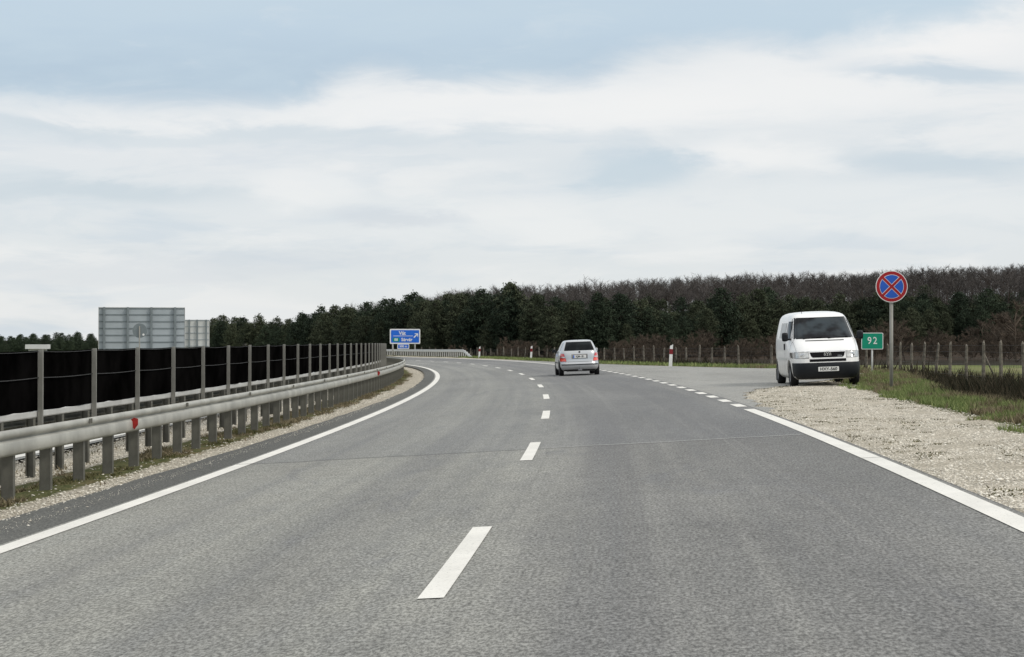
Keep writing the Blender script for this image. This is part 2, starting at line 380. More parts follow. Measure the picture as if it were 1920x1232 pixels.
# near terrain in road coordinates
srow = fr(-80, 4, 4) + fr(6, 70, .7) + fr(71, 130, 1.5) + fr(133, 320, 3)
ocol = sorted(set([-45, -36, -30, -27, -24, -22, -21, -20, -19.8, -15, -11] + fr(-9, 4, .5) + fr(4.2, 15.6, .3) + [16, 17, 18.5, 20, 23, 26, 30]))
V = []; C = []
for s in srow:
    ge = gravel_edge(s); oe = o_edge(s); lo_ = layby_o(s) if 33 < s < 165 else 0
    for o in ocol:
        p = W(s, o)
        n = mnoise.noise(Vector((s * .35, o * .8, 0))); n2 = mnoise.noise(Vector((s * 1.1, o * 2, 7)))
        dz = 0
        if -4.9 < o < 3.9 or -19.8 < o < -7.9: dz = -.05
        elif o > ge - .3: dz = .05 * n + .02 * n2
        elif 3.9 < o <= ge and o > lo_ + .2: dz = .015 * n2 + .012
        elif o < -4.9 and o > -8: dz = .02 * n
        if lo_ > 3.9 and 3.9 <= o < lo_ + .3: dz = min(dz, -.01)
        p.z += dz; V.append(p)
        g = gr = br = 0.
        if o < -4:
            g = 1 - .55 * smooth(-5.05, -5.3, o) * (1 - smooth(-5.9, -6.2, o)); gr = .78 * smooth(-4.95, -5.25, o) * (1 - smooth(-5.9, -6.3, o)) + .2
            if o < -19.9: g = 0; gr = .7
        else:
            g = 1 - smooth(ge - .25, ge + .25, o); gr = smooth(ge - .3, ge + .1, o) * .95
            b0 = oe + .3; br = smooth(b0 - .5, b0 + .8, o) * (1.0)
            X, Y = p.x, p.y
            if 20 < Y < 170 and X / Y > .185 and o > 14.5: br = 0; gr = 1
            elif o < 4.3 and lo_ < 4: pass
        C.append((g, gr, br, 1))
m = len(ocol); F = [(i * m + j, i * m + j + 1, (i + 1) * m + j + 1, (i + 1) * m + j) for i in range(len(srow) - 1) for j in range(m - 1)]
tag(np_mesh('verge_ground', V, F, M['ground'], smooth=True, cols=C), kind='structure')

# far terrain: polar sheet reaching the horizon
rs = [0, 12, 24, 36, 50, 65, 80, 95, 110, 125, 140, 155, 170, 185, 200, 220, 240, 260, 280, 300, 320, 345, 370, 400, 430, 460, 490, 520, 560, 620, 700, 800, 950, 1200, 1700, 2600, 4500, 8000]
azs = [R(a) for a in list(range(-180, -24, 6)) + list(np.arange(-24, 24.1, .75)) + list(range(30, 181, 6))]
V = []; C = []
for r_ in rs:
    for a in azs:
        X, Y = r_ * math.sin(a), r_ * math.cos(a); z = field_level(X, Y)
        s, o = to_so(X, Y) if -70 < Y < 312 and abs(X) < 100 else (0, 99)
        k = 0
        if -48 < o < 33:
            k = smooth(-47, -42, o) * smooth(32, 28, o); z = z - k * 3.5
        u = X / max(Y, 1)
        fld = 1. if (Y < 168 or (u < -.15 and r_ < 860)) else 0.
        if Y > 100 and -.14 < u < .17: fld = 0
        V.append((X, Y, z - .03)); C.append((0, fld, 1. if u > .02 and r_ > 250 else .25, 1))
m = len(azs); F = [(i * m + j, i * m + j + 1, (i + 1) * m + j + 1, (i + 1) * m + j) for i in range(len(rs) - 1) for j in range(m - 1)]
tag(np_mesh('field', V, F, M['far'], smooth=True, cols=C), kind='structure')

# ------------------------------------------------------------------ guard rails
WP = [(-.005, .292), (.024, .290), (.046, .276), (.058, .254), (.056, .230), (.042, .210), (.000, .196), (-.004, .184), (.050, .168), (.060, .155), (.066, .09), (.064, .05), (.045, .018), (-.005, .008)]
def beam_mb(s0, s1, o, side, top, step=1.25, ramp=None):
    mb = MB(); P = []; n = int(round((s1 - s0) / step))
    for i in range(n + 1):
        s = s0 + i * step; h = top(s) if callable(top) else top
        P.append([W(s, o + side * px, h - .31 + pz) for px, pz in WP])
    mb.grid(P)
    return mb
def post_mb(h, wide=.13, deep=.085):
    mb = MB(); t = .008       # C-section steel post, open side away from traffic
    mb.box((0, -wide / 2 + t / 2, h / 2), (deep, t, h)); mb.box((0, wide / 2 - t / 2, h / 2), (deep, t, h))
    mb.box((deep / 2 - t / 2 + .002, 0, h / 2 - .003), (t, wide - 2 * t - .002, h - .006))
    return mb
def place(mesh, name, parent, s, o, dz=0, rz=0, base=(0, 0, 0)):
    q = bpy.data.objects.new(name, mesh); link(q, parent); p = W(s, o, dz); q.location = p - Vector(base)
    q.rotation_euler = (0, 0, I(th, s) + rz); return q
def merged_posts(mb, name, mat, parent, lst, base, kind=True):
    out = MB()
    for s, o in lst:
        p = W(s, o, -.25); a = I(th, s); ca, sa = math.cos(a), math.sin(a)
        out.add([(p.x - base[0] + x * ca - y * sa, p.y - base[1] + x * sa + y * ca, p.z - base[2] + z) for x, y, z in mb.v], mb.f)
    q = out.build(name, mat, parent)
    if kind: q['kind'] = 'stuff'
    return q
def rail(name, label, s0, n_ind, s_end, obeam, opost, side, top=.80, seam=True, postw=.15, st=1.25, prz=0, ptop=.12):
    b = W(s0, opost); root = empty(name, b); tag(root, label, 'guardrail')
    mb = beam_mb(s0, s_end, obeam, side, top); mb.v = [(x - b.x, y - b.y, z - b.z) for x, y, z in mb.v]
    bm_ = mb.build('beam', M['galv_beam'] if side > 0 else M['galv_shaded'], root, True)  # back beam takes the darker steel, its shade put into the colour
    pm = post_mb(top + ptop, postw); me = None
    for k in range(n_ind):
        s = s0 + .7 + st * k
        if me is None:
            q = pm.build('post', M['galv_shaded'], root); me = q.data
            q.location = W(s, opost, -.25) - b; q.rotation_euler = (0, 0, I(th, s) + prz)
        else: place(me, 'post', root, s, opost, -.25, prz, b)
    rest = [(s0 + .7 + st * k, opost) for k in range(n_ind, int((s_end - s0 - 1) / st))]
    if rest: merged_posts(pm, 'post', M['galv_shaded'], root, rest, b)
    # bolts and splice marks on the face
    bo = MB()
    for k in range(n_ind):
        s = s0 + .7 + st * k
        for ds in (-.02, .085):
            p = W(s + ds, obeam + side * .018, top - .155) - b; bo.box(p, (.02, .03 if ds < 0 else .045, .022), I(th, s))
        if k % 4 == 0:
            for ds in (-.12, -.04):
                p = W(s + ds, obeam + side * .078, top - .055) - b; bo.box(p, (.02, .022, .06), I(th, s))
    bo.build('bolt', M['galv_shaded'], root)['kind'] = 'stuff'
    return root, b
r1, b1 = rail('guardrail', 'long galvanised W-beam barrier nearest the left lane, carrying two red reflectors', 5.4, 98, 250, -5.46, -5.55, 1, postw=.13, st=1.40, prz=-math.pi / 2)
def reflector(s):
    mb = MB(); p = W(s, -5.46 + .03, .62) - b1; a = I(th, s)
    pts = [(0, .045, .10), (.05, -.03, .115), (.16, .0, .03), (.13, .01, -.03), (.03, .03, -.09), (.0, -.04, -.02)]
    ca, sa = math.cos(a), math.sin(a)
    f1 = [(p.x + x * ca - y * sa, p.y + x * sa + y * ca, p.z + z) for x, y, z in [(0.0, 0, .04), (.05, 0, .075), (.105, 0, .06), (.105, 0, -.02), (.055, 0, -.085), (.02, 0, -.03)]]
    f2 = [(x - .012 * sa * -1, y + .02, z) for x, y, z in f1]
    n = 6; mb.add(f1 + f2, [tuple(range(n)), tuple(range(2 * n - 1, n - 1, -1))] + [(i, n + i, n + (i + 1) % n, (i + 1) % n) for i in range(n)])
    mb.build('reflector', M['red'], r1)
reflector(25.0); reflector(62.5)
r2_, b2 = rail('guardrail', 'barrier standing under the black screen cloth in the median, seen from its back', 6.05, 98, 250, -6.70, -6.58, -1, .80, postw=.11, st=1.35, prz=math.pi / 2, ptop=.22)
# pale strip: lit top edge of the second barrier's back put into colour
mb = MB(); P1 = []
for i in range(196):
    s = 6.3 + 1.25 * i; P1.append([W(s, -6.525, .775) - b2, W(s, -6.515, .79) - b2, W(s, -6.515, .855) - b2, W(s, -6.53, .87) - b2])
mb.grid(P1); mb.build('lit_strip', M['galv_light'], r2_)
# far right guard rail with ramped end
def far_top(s): return .05 + .75 * smooth(183, 191, s)
b = W(190, 5.9); fg = empty('guardrail', b); tag(fg, 'distant barrier below the blue sign, its near end sloping into the ground', 'guardrail')
mb = beam_mb(183, 293, 5.8, -1, far_top); mb.v = [(x - b.x, y - b.y, z - b.z) for x, y, z in mb.v]; mb.build('beam', M['galv_light'], fg, True)
pm = post_mb(.95, .14); me = None
for k in range(80):
    s = 185.5 + 1.33 * k; h = far_top(s)
    if me is None: q = pm.build('post', M['galv_light'], fg); me = q.data; q.location = W(s, 5.9, -1 + h) - b; q.rotation_euler = (0, 0, I(th, s))
    else: place(me, 'post', fg, s, 5.9, -1 + h + .02, 0, b)

# ------------------------------------------------------------------ black screen fence
bs = W(24.7, -6.47); sf = empty('screen_fence', bs); tag(sf, 'long black cloth screen on grey posts along the top of the median barrier', 'fence')
smb = MB(); smb.box((0, 0, 1.07), (.045, .065, 1.20)); smb.box((0, -.037, 1.07), (.066, .010, 1.18)); me = None
k0, k1 = -6, 30
for k in range(k0, k1):
    s = 24.4 + 2.7 * k
    if me is None:
        q = smb.build('post', M['galv'], sf); me = q.data; q.location = W(s, -6.47) - bs; q.rotation_euler = (0, 0, I(th, s))
    else:
        q = place(me, 'post', sf, s, -6.47, 0, 0, bs); q.rotation_euler.x = random.uniform(-.006, .006)
P = []; ns = (k1 - 1 - k0) * 8
wires = [MB(), MB()]
pp = None
for i in range(ns + 1):
    s = 24.4 + 2.7 * k0 + 2.7 * i / 8; ph = (i % 8) / 8; sag = math.sin(ph * math.pi)
    row = []
    for j in range(7):
        f = j / 6; h = .87 + (1.66 - .87) * f
        h -= sag * (.012 if j == 6 else 0) + (sag * .012 if j == 0 else 0)
        row.append(W(s, -6.515 + .02 * mnoise.noise(Vector((s * 1.3, f * 3, 0))) * (0.3 + sag), h) - bs)
    P.append(row)
    wp = (W(s, -6.49, 1.30 - .012 * sag) - bs, W(s, -6.49, 1.645 - .014 * sag) - bs)
    if pp is not None:
        wires[0].tube(pp[0], wp[0], .007, n=4, cap=False); wires[1].tube(pp[1], wp[1], .005, n=4, cap=False)
    pp = wp
cm = MB(); cm.grid(P); cm.build('cloth', M['cloth'], sf, True)
for w_ in wires: w_.build('wire', M['wire'], sf)

# ------------------------------------------------------------------ signs
def rrect(mb, cxx, czz, w, h, y0, y1, r=.04):
    pts = []
    for sx, sz, a0 in ((1, 1, 0), (-1, 1, 90), (-1, -1, 180), (1, -1, 270)):
        for i in range(5):
            a = R(a0 + i * 22.5); pts.append((cxx + sx * (w / 2 - r) + r * math.cos(a), czz + sz * (h / 2 - r) + r * math.sin(a)))
    n = len(pts)
    mb.add([(x, y0, z) for x, z in pts] + [(x, y1, z) for x, z in pts], [tuple(range(n)), tuple(range(2 * n - 1, n - 1, -1))] + [((i + 1) % n, i, n + i, n + (i + 1) % n) for i in range(n)])
def panel(name, parent, c, w, h, y, mat, r=.04, t=.01):
    mb = MB(); rrect(mb, c[0], c[1], w, h, y - t, y, r); return mb.build(name, mat, parent)
# no stopping sign
gp = Vector((8.86, 43.6, ground(8.86, 43.6)))
ns_ = empty('no_stopping_sign', gp, (0, 0, R(-3))); tag(ns_, 'round blue and red crossed no-stopping sign on a grey pole in the grass', 'road sign')
mb = MB(); mb.tube((0, 0, -.3), (0, 0, 2.1), .042, n=14); mb.build('pole', M['galv'], ns_, True)
zc = 2.43; rd = .368
def disc(name, r0, r1, y, mat, n=56, parent=ns_):
    mb = MB(); mb.lathe([(y + .006, r0), (y, r0), (y, r1), (y + .006, r1)], n, 'y', (0, 0, zc)); return mb.build(name, mat, parent)
disc('back_plate', .0, rd, -.055, M['signback'])
disc('border', rd - .014, rd + .002, -.062, M['signwhite'])
disc('red_ring', rd - .088, rd - .014, -.064, M['signred'])
disc('white_edge', rd - .098, rd - .088, -.0645, M['signwhite'])
for q in range(4):          # blue quarters
    mb = MB(); rr = rd - .098; hw = .040; pts = []
    A0 = math.asin(hw / rr)
    pts.append((hw, hw)); 
    for i in range(15):
        a = A0 + (math.pi / 2 - 2 * A0) * i / 14; pts.append((rr * math.cos(a), rr * math.sin(a)))
    def rot(p, a): return (p[0] * math.cos(a) - p[1] * math.sin(a), p[0] * math.sin(a) + p[1] * math.cos(a))
    pr = [rot(p, math.pi / 4 + q * math.pi / 2) for p in pts]
    mb.add([(x, -.068, zc + z) for x, z in pr], [tuple(range(len(pr)))]); mb.build('blue_quarter', M['discblue'], ns_)
mb = MB(); rr = rd - .086
for sgn in (1, -1):
    a = sgn * math.pi / 4; ca, sa = math.cos(a), math.sin(a); yy = -.0695 - (.001 if sgn > 0 else 0)
    mb.add([(u * ca - v * sa, yy, zc + u * sa + v * ca) for u, v in ((-rr, -.030), (rr, -.030), (rr, .030), (-rr, .030))], [(0, 1, 2, 3)])
mb.build('red_cross', M['signred'], ns_)
mb = MB()
for sgn in (1, -1):
    a = sgn * math.pi / 4; ca, sa = math.cos(a), math.sin(a)
    mb.add([(u * ca - v * sa, -.0675 - .0004 * sgn, zc + u * sa + v * ca) for u, v in ((-rr, -.041), (rr, -.041), (rr, .041), (-rr, .041))], [(0, 1, 2, 3)])
mb.build('cross_edge', M['signwhite'], ns_)
# 92 sign
gp = Vector((12.35, 64, ground(12.35, 64)))
s92 = empty('route_number_sign', gp, (0, 0, R(-4))); tag(s92, 'green rectangular sign reading 92 between the white van and the round sign', 'road sign')
gz = gp.z; zc92 = (636 - 639.5) / 3500 * 64 - gz
mb = MB(); mb.tube((.0, .03, -.2), (.0, .03, zc92), .032, n=10); mb.build('pole', M['galv_light'], s92, True)
panel('panel_edge', s92, (0, zc92), .74, .57, 0, M['signwhite'], .04, .02)
panel('panel', s92, (0, zc92), .695, .525, -.0215, M['signgreen'], .03, .003)
text_mesh('number', '92', .34, M['signwhite'], s92, (0, -.027, zc92 + .005), bold=.008, sx=.86, sp=1.3)
# blue direction sign
Yb = 236.; Xb = (759.5 - 960) / 3500 * Yb
gz = ground(Xb, Yb); bd = empty('direction_sign', (Xb, Yb, gz), (0, 0, R(3))); tag(bd, 'blue motorway direction sign reading Vát and 88 Sárvár with a white arrow', 'road sign')
sc = Yb / 3500; zc_ = (636 - 630.8) * sc - gz; wS, hS = 57 * sc, 28 * sc
for dx in (-1.55, 1.25):
    mb = MB(); mb.tube((dx, .1, -.3), (dx, .1, zc_ + hS / 2 - .1), .09, n=8); mb.build('pole', M['galv_light'], bd, True)
panel('panel_edge', bd, (0, zc_), wS, hS, 0, M['signwhite'], .12, .04)
panel('panel', bd, (0, zc_), wS - .30, hS - .30, -.045, M['signblue'], .08, .01)
M['lettering'] = M['signwhite']
text_mesh('lettering', 'Vát', .62, M['lettering'], bd, (-.35, -.07, zc_ + .40), bold=.025)
text_mesh('lettering', 'Sárvár', .58, M['lettering'], bd, (.22, -.07, zc_ - .42), bold=.025, sx=.95)
mb = MB(); mb.box((-.25, -.065, zc_ + .06), (2.45, .01, .06)); mb.build('divider', M['signwhite'], bd)
panel('number_field', bd, (-1.13, zc_ - .42), .82, .46, -.062, M['signgreen'], .05, .006)
text_mesh('number', '88', .44, M['lettering'], bd, (-1.13, -.075, zc_ - .42), bold=.02)
mb = MB()
def arrow(mb, cx_, cz_, L, w_):
    c = math.sqrt(.5)
    def T(u, v): return (cx_ + (u - v) * c, -.07, cz_ + (u + v) * c)
    mb.add([T(-L, -w_), T(L * .55, -w_), T(L * .55, w_), T(-L, w_)], [(0, 1, 2, 3)])
    mb.add([T(L, 0), T(L * .25, L * .75), T(L * .0, L * .75), T(L * .55, 0), T(L * .0, -L * .75), T(L * .25, -L * .75)], [(0, 1, 2, 3), (0, 3, 4, 5)])
arrow(mb, 1.38, zc_ + .12, .38, .075); mb.build('arrow', M['signwhite'], bd)
zs = zc_ - hS / 2 - .32
panel('distance_plate_edge', bd, (-.22, zs), 1.50, .66, 0, M['signwhite'], .08, .03)
panel('distance_plate', bd, (-.22, zs), 1.32, .48, -.035, M['signblue'], .05, .006)
text_mesh('lettering', '500 m', .40, M['lettering'], bd, (-.22, -.06, zs), bold=.02, sx=.95)
# sign backs on the left
def sign_back(X, Y, w, top, bot, cols, rows, rz, name_label, mat, posts):
    gz = ground(X, Y); r_ = empty('large_sign', (X, Y, gz), (0, 0, rz)); tag(r_, name_label, 'road sign')
    zt, zb = top - gz, bot - gz; mb = MB(); mb.box((0, 0, (zt + zb) / 2), (w, .03, zt - zb)); mb.build('panel', mat, r_)
    n = rows
    for i in range(n + 1):
        z = zb + (zt - zb) * i / n; z = min(max(z, zb + .03), zt - .03)
        mb = MB(); mb.box((0, -.035, z), (w - .02, .035, .045)); mb.build('rail', M['signdark'] if mat is M['signback'] else M['signback'], r_)
    for dx in posts:
        mb = MB(); mb.box((dx, -.11, zt / 2 - .1), (.11, .10, zt + .26)); mb.box((dx - .05, -.175, zt / 2 - .1), (.02, .02, zt + .24)); mb.build('post', M['signdark'] if mat is M['signback'] else M['signdark'], r_)
    mb = MB(); mb.box((w / 2 + .012, -.01, (zt + zb) / 2), (.02, .06, zt - zb + .02)); mb.box((-w / 2 - .012, -.01, (zt + zb) / 2), (.02, .06, zt - zb + .02)); mb.box((0, -.01, zt + .012), (w + .04, .06, .02)); mb.build('frame', M['galv_light'], r_)
    return r_
k1s = 100 / 3500
sign_back((266 - 960) * k1s, 100, 158 * k1s, (636 - 577) * k1s, -1.25, 4, 8, R(13), 'large grey ribbed back of a road sign rising behind the black screen', M['signback'], (-1.97, -.74, .50, 1.75))
k2s = 150 / 3500
sign_back((361 - 960) * k2s, 150, 62 * k2s, (636 - 600) * k2s, -1.6, 3, 6, R(5), 'smaller pale back of a road sign half hidden beside the large grey one', M['signback_light'], (-.25, .38, 1.10))
k3s = 92 / 3500; X3 = (262 - 960) * k3s; gz = ground(X3, 92)
rs_ = empty('round_sign', (X3, 92, gz)); tag(rs_, 'grey back of a round sign in front of the large sign back', 'road sign')
zc3 = (636 - 620) * k3s - gz
mb = MB(); mb.tube((0, -.05, 0), (0, -.05, zc3 + .22), .035, n=8); mb.build('pole', M['galv'], rs_, True)
mb = MB(); mb.lathe([(0, 0.0001), (0, .36), (.02, .36), (.02, .0001)], 32, 'y', (0, 0, zc3)); mb.build('disc', M['signdark'], rs_)
mb = MB(); mb.lathe([(-.02, 0.0001), (-.02, .05), (0, .055)], 12, 'y', (.18, 0, zc3 - .2)); mb.build('sticker', M['signwhite'], rs_)
# small flat roofed cabin beyond the screen
Xc, Yc = -38.1, 150; gz = ground(Xc, Yc)
cb = empty('cabin', (Xc, Yc, gz), (0, 0, R(8))); tag(cb, 'small pale flat roof just showing over the black screen at far left', 'cabin')
zt = (636 - 646) / 3500 * 150 - gz
mb = MB(); mb.box((0, 0, (zt - .35) / 2), (1.3, 1.5, zt - .35)); mb.build('wall', M['signback_light'], cb)
mb = MB(); mb.box((0, 0, zt - .175), (1.75, 2.1, .35)); mb.build('roof', M['signback_light'], cb)

# delineators
def delineator(X, Y, label, h=1.12):
    g = ground(X, Y); r_ = empty('delineator_post', (X, Y, g), (R(1), R(3), 0)); tag(r_, label, 'marker post', 'white marker posts along the outer verge')
    mb = MB(); w0, w1, t = .085, .07, .05
    def ring(z, w, dz=0): return [(-w, -t, z), (w, -t, z + dz), (w, t, z + dz), (-w, t, z)]
    vs = ring(-.1, w0) + ring(h - .1, w1, .08); mb.add(vs, [(0, 1, 5, 4), (1, 2, 6, 5), (2, 3, 7, 6), (3, 0, 4, 7), (4, 5, 6, 7)]); mb.build('body', M['white_plastic'], r_)
    mb = MB(); mb.box((0, 0, h - .38), (.17, .115, .26)); mb.build('reflector_band', M['dark_red'], r_)
delineator((1257 - 960) / 3500 * 94, 94, 'tall white marker post with dark red band beside the lay-by, right of the silver car')
delineator((995.5 - 960) / 3500 * 152, 152, 'white marker post with dark red band just left of the silver car')
delineator((898.5 - 960) / 3500 * 178, 178, 'farthest white marker post, near the sloping end of the distant barrier')

# ------------------------------------------------------------------ post and wire fences
def wire_fence(label, pts, step, hgt, prefix):
    d = [0]
    for a, b in zip(pts, pts[1:]): d.append(d[-1] + math.dist(a, b))
    X0, Y0 = pts[0]; base = Vector((X0, Y0, ground(X0, Y0))); r_ = empty('wire_fence', base); tag(r_, label, 'fence')
    tops = []; x = 0; meshes = []
    for v in range(5):
        mb = MB(); a = Vector((0, 0, -.35)); rr = .064 + .026 * random.random(); bend = random.uniform(-.04, .04); 
        q1 = Vector((bend, random.uniform(-.02, .02), hgt * .5)); q2 = Vector((bend * .4 + random.uniform(-.03, .03), 0, hgt)); 
        mb.tube(a, q1, rr * 1.1, rr, 7, False); mb.tube(q1, q2, rr, rr * .8, 7, False); mb.tube(q2, q2 + Vector((.02, 0, .11)), rr * .8, .01, 7, False)
        meshes.append(mb)
    mesh = [None] * 5; posts = []
    while x <= d[-1] and len(posts) < 99:
        px = float(np.interp(x, d, [p[0] for p in pts])); py = float(np.interp(x, d, [p[1] for p in pts])); g = ground(px, py)
        v = random.randrange(5)
        if mesh[v] is None: q = meshes[v].build('post', M['wood'], r_, True); mesh[v] = q.data
        else: q = link(bpy.data.objects.new('post', mesh[v]), r_)
        q.location = Vector((px, py, g)) - base; q.rotation_euler = (random.gauss(0, .022), random.gauss(0, .030), random.uniform(0, 6)); s_ = random.uniform(.93, 1.06); q.scale = (1, 1, s_)
        posts.append(Vector((px, py, g)) - base); x += step * random.uniform(.93, 1.07)
    hs = [.15, .35, .55, .8, 1.05, 1.3, hgt - .06]
    wm = MB()
    for a, b in zip(posts, posts[1:]):
        for h in hs:
            mid = (a + b) / 2 + Vector((0, 0, h - .012 * random.random()))
            wm.tube(a + Vector((0, 0, h)), mid, .0055, n=3, cap=False); wm.tube(mid, b + Vector((0, 0, h)), .0055, n=3, cap=False)
        n = int((b - a).length / .3)
        for i in range(1, n):
            p = a.lerp(b, i / n); wm.tube(p + Vector((0, 0, .12)), p + Vector((0, 0, hgt - .08)), .0035, n=3, cap=False)
    wm.build('wire_mesh', M['wire'], r_)
    return r_, base, posts, mesh
fn, fb, fposts, fmesh = wire_fence('weathered wooden post and wire fence beside the field, right of the no-stopping sign', [(14.9, 26), (16.6, 50), (18.0, 70), (19.6, 93), (19.9, 99)], 3.9, 1.62, '')
# leaning braces
for i, dx in ((6, .9), (9, .8), (12, .7)):
    if i < len(fposts):
        p = fposts[i]; mb = MB(); mb.tube(p + Vector((dx, .3, -.1)), p + Vector((.05, .05, 1.25)), .035, .03, 6); mb.build('brace', M['wood'], fn, True)
wire_fence('weathered post and wire fence running behind the lay-by and the silver car', [(19.2, 101), (15.8, 106), (13.6, 112), (11.8, 128), (9.0, 150), (5.0, 175), (.5, 200), (-5, 225), (-11, 248), (-18, 270)], 3.9, 1.55, '')

# ------------------------------------------------------------------ vehicles
class Body:
    def __init__(s, lev, n=6, ns=96):
        L = np.array(lev, float); s.L = L; s.n = n; s.ns = ns
        a = np.linspace(0, 2 * np.pi, 4001); c, sn = np.cos(a), np.sin(a)
        x = np.sign(c) * np.abs(c) ** (2 / n); y = np.sign(sn) * np.abs(sn) ** (2 / n)
        d = np.concatenate([[0], np.cumsum(np.hypot(np.diff(x) * .9, np.diff(y) * 2.2))]); t = np.linspace(0, d[-1], ns + 1)[:-1]
        s.ux = np.interp(t, d, x); s.uy = np.interp(t, d, y)
    def par(s, z): return [float(np.interp(z, s.L[:, 0], s.L[:, i])) for i in (1, 2, 3)]
    def loop(s, z, off=0):
        yf, yr, w = s.par(z); c = (yf + yr) / 2; l = (yf - yr) / 2
        return [(u * (w + off), c + v * (l + off), z) for u, v in zip(s.ux, s.uy)]
    def front(s, x, z, off=.006, rear=False):
        yf, yr, w = s.par(z); c = (yf + yr) / 2; l = (yf - yr) / 2
        k = max(0, 1 - min(1, abs(x) / w) ** s.n) ** (1 / s.n)
        return (x, c + (-(l * k + off) if rear else l * k + off), z)
    def side(s, y, z, sg, off=.006):
        yf, yr, w = s.par(z); c = (yf + yr) / 2; l = (yf - yr) / 2
        k = max(0, 1 - min(1, abs(y - c) / l) ** s.n) ** (1 / s.n); return (sg * (w * k + off), y, z)
    def hull(s, zs, mat, parent, arches):
        mb = MB(); P = [s.loop(z) for z in zs]; n = s.ns
        for r_ in P: mb.v += r_
        m_ = len(P)
        mb.f += [(i * n + j, i * n + (j + 1) % n, (i + 1) * n + (j + 1) % n, (i + 1) * n + j) for i in range(m_ - 1) for j in range(n)]
        mb.f += [tuple(range(n - 1, -1, -1)), tuple(range((m_ - 1) * n, m_ * n))]
        o = mb.build('body', mat, parent, True)
        cut = MB()
        for sg in (-1, 1):
            for (y, z, r_) in arches: cut.tube((sg * .60, y, z), (sg * 1.2, y, z), r_, n=36)
        co = cut.build('cutter_tmp', mat); md = o.modifiers.new('b', 'BOOLEAN'); md.operation = 'DIFFERENCE'; md.object = co; md.solver = 'EXACT'
        par = o.parent; o.parent = None
        dg = bpy.context.evaluated_depsgraph_get(); dg.update(); me = bpy.data.meshes.new_from_object(o.evaluated_get(dg))
        o.modifiers.clear(); o.data = me; o.parent = par; me.name = 'body'
        COL.objects.unlink(co); bpy.data.objects.remove(co)
        me.polygons.foreach_set('use_smooth', [True] * len(me.polygons))
        try: me.set_sharp_from_angle(angle=R(35))
        except Exception: pass
        return o
def zspan(a, b, n): return [a + (b - a) * i / n for i in range(n + 1)]
def patch(B, name, mat, parent, z0, z1, x0, x1, where='front', off=.006, nz=8, nx=10, sg=1):
    # x0,x1 may be functions of z
    mb = MB(); P = []
    f0 = x0 if callable(x0) else (lambda z: x0); f1 = x1 if callable(x1) else (lambda z: x1)
    for z in zspan(z0, z1, nz):
        row = []
        for i in range(nx + 1):
            q = f0(z) + (f1(z) - f0(z)) * i / nx
            row.append(B.side(q, z, sg, off) if where == 'side' else B.front(q, z, off, where == 'rear'))
        P.append(row)
    mb.grid(P); return mb.build(name, mat, parent, True)
def wheel(parent, x, y, r_, w_, sg):
    wr = bpy.data.objects.new('wheel', None); link(wr, parent); wr.location = (x, y, r_)
    t = MB(); t.lathe([(-w_ / 2, r_ * .62), (-w_ / 2, r_ * .93), (-w_ / 2 + .025, r_), (w_ / 2 - .025, r_), (w_ / 2, r_ * .93), (w_ / 2, r_ * .62)], 32); t.build('tyre', M['tyre'], wr, True)
    m_ = MB(); o_ = sg * w_ / 2
    m_.lathe([(o_ * .98, r_ * .66), (o_ * .80, r_ * .58), (o_ * .72, r_ * .25), (o_ * .9, r_ * .17), (o_ * .9, .001)], 28); m_.lathe([(-o_ * .9, .001), (-o_ * .9, r_ * .64)], 20); m_.build('rim', M['rim'], wr, True)
def loopshell(B, name, mat, parent, z0, z1, off, cond, nz=6):
    mb = MB(); zs = zspan(z0, z1, nz); rows = [B.loop(z, off) for z in zs]; n = B.ns
    mb.v = [p for r_ in rows for p in r_]
    for i in range(nz):
        for j in range(n):
            k = (j + 1) % n
            if cond(rows[i][j]) and cond(rows[i][k]): mb.f.append((i * n + j, i * n + k, (i + 1) * n + k, (i + 1) * n + j))
    used = sorted({i for f_ in mb.f for i in f_}); mp = {u: k for k, u in enumerate(used)}; mb.v = [mb.v[u] for u in used]; mb.f = [tuple(mp[i] for i in f_) for f_ in mb.f]
    return mb.build(name, mat, parent, True)
def cat(xs, ys):  # smooth interpolated level list
    return xs
def mirror_part(parent, x, y, z, sg, mat, size=(.20, .12, .24)):
    mb = MB(); P = []
    for k, (f, h) in enumerate(((-.5, .75), (-.35, .95), (0, 1), (.35, .9), (.5, .55))):
        row = []
        for i in range(13):
            a = 2 * math.pi * i / 12; cxx = abs(math.cos(a)) ** .5 * (1 if math.cos(a) > 0 else -1); szz = abs(math.sin(a)) ** .5 * (1 if math.sin(a) > 0 else -1)
            row.append((x + sg * size[0] / 2 + cxx * size[0] / 2 * h, y + f * size[1], z + szz * size[2] / 2 * h))
        P.append(row)
    mb.grid(P); mb.add(P[0][:12], [tuple(range(12))]); mb.add(P[-1][:12], [tuple(range(11, -1, -1))])
    mb.tube((x - sg * .1, y, z - size[2] * .3), (x + sg * .05, y, z - size[2] * .25), .025, n=8)
    return mb.build('mirror', mat, parent, True)

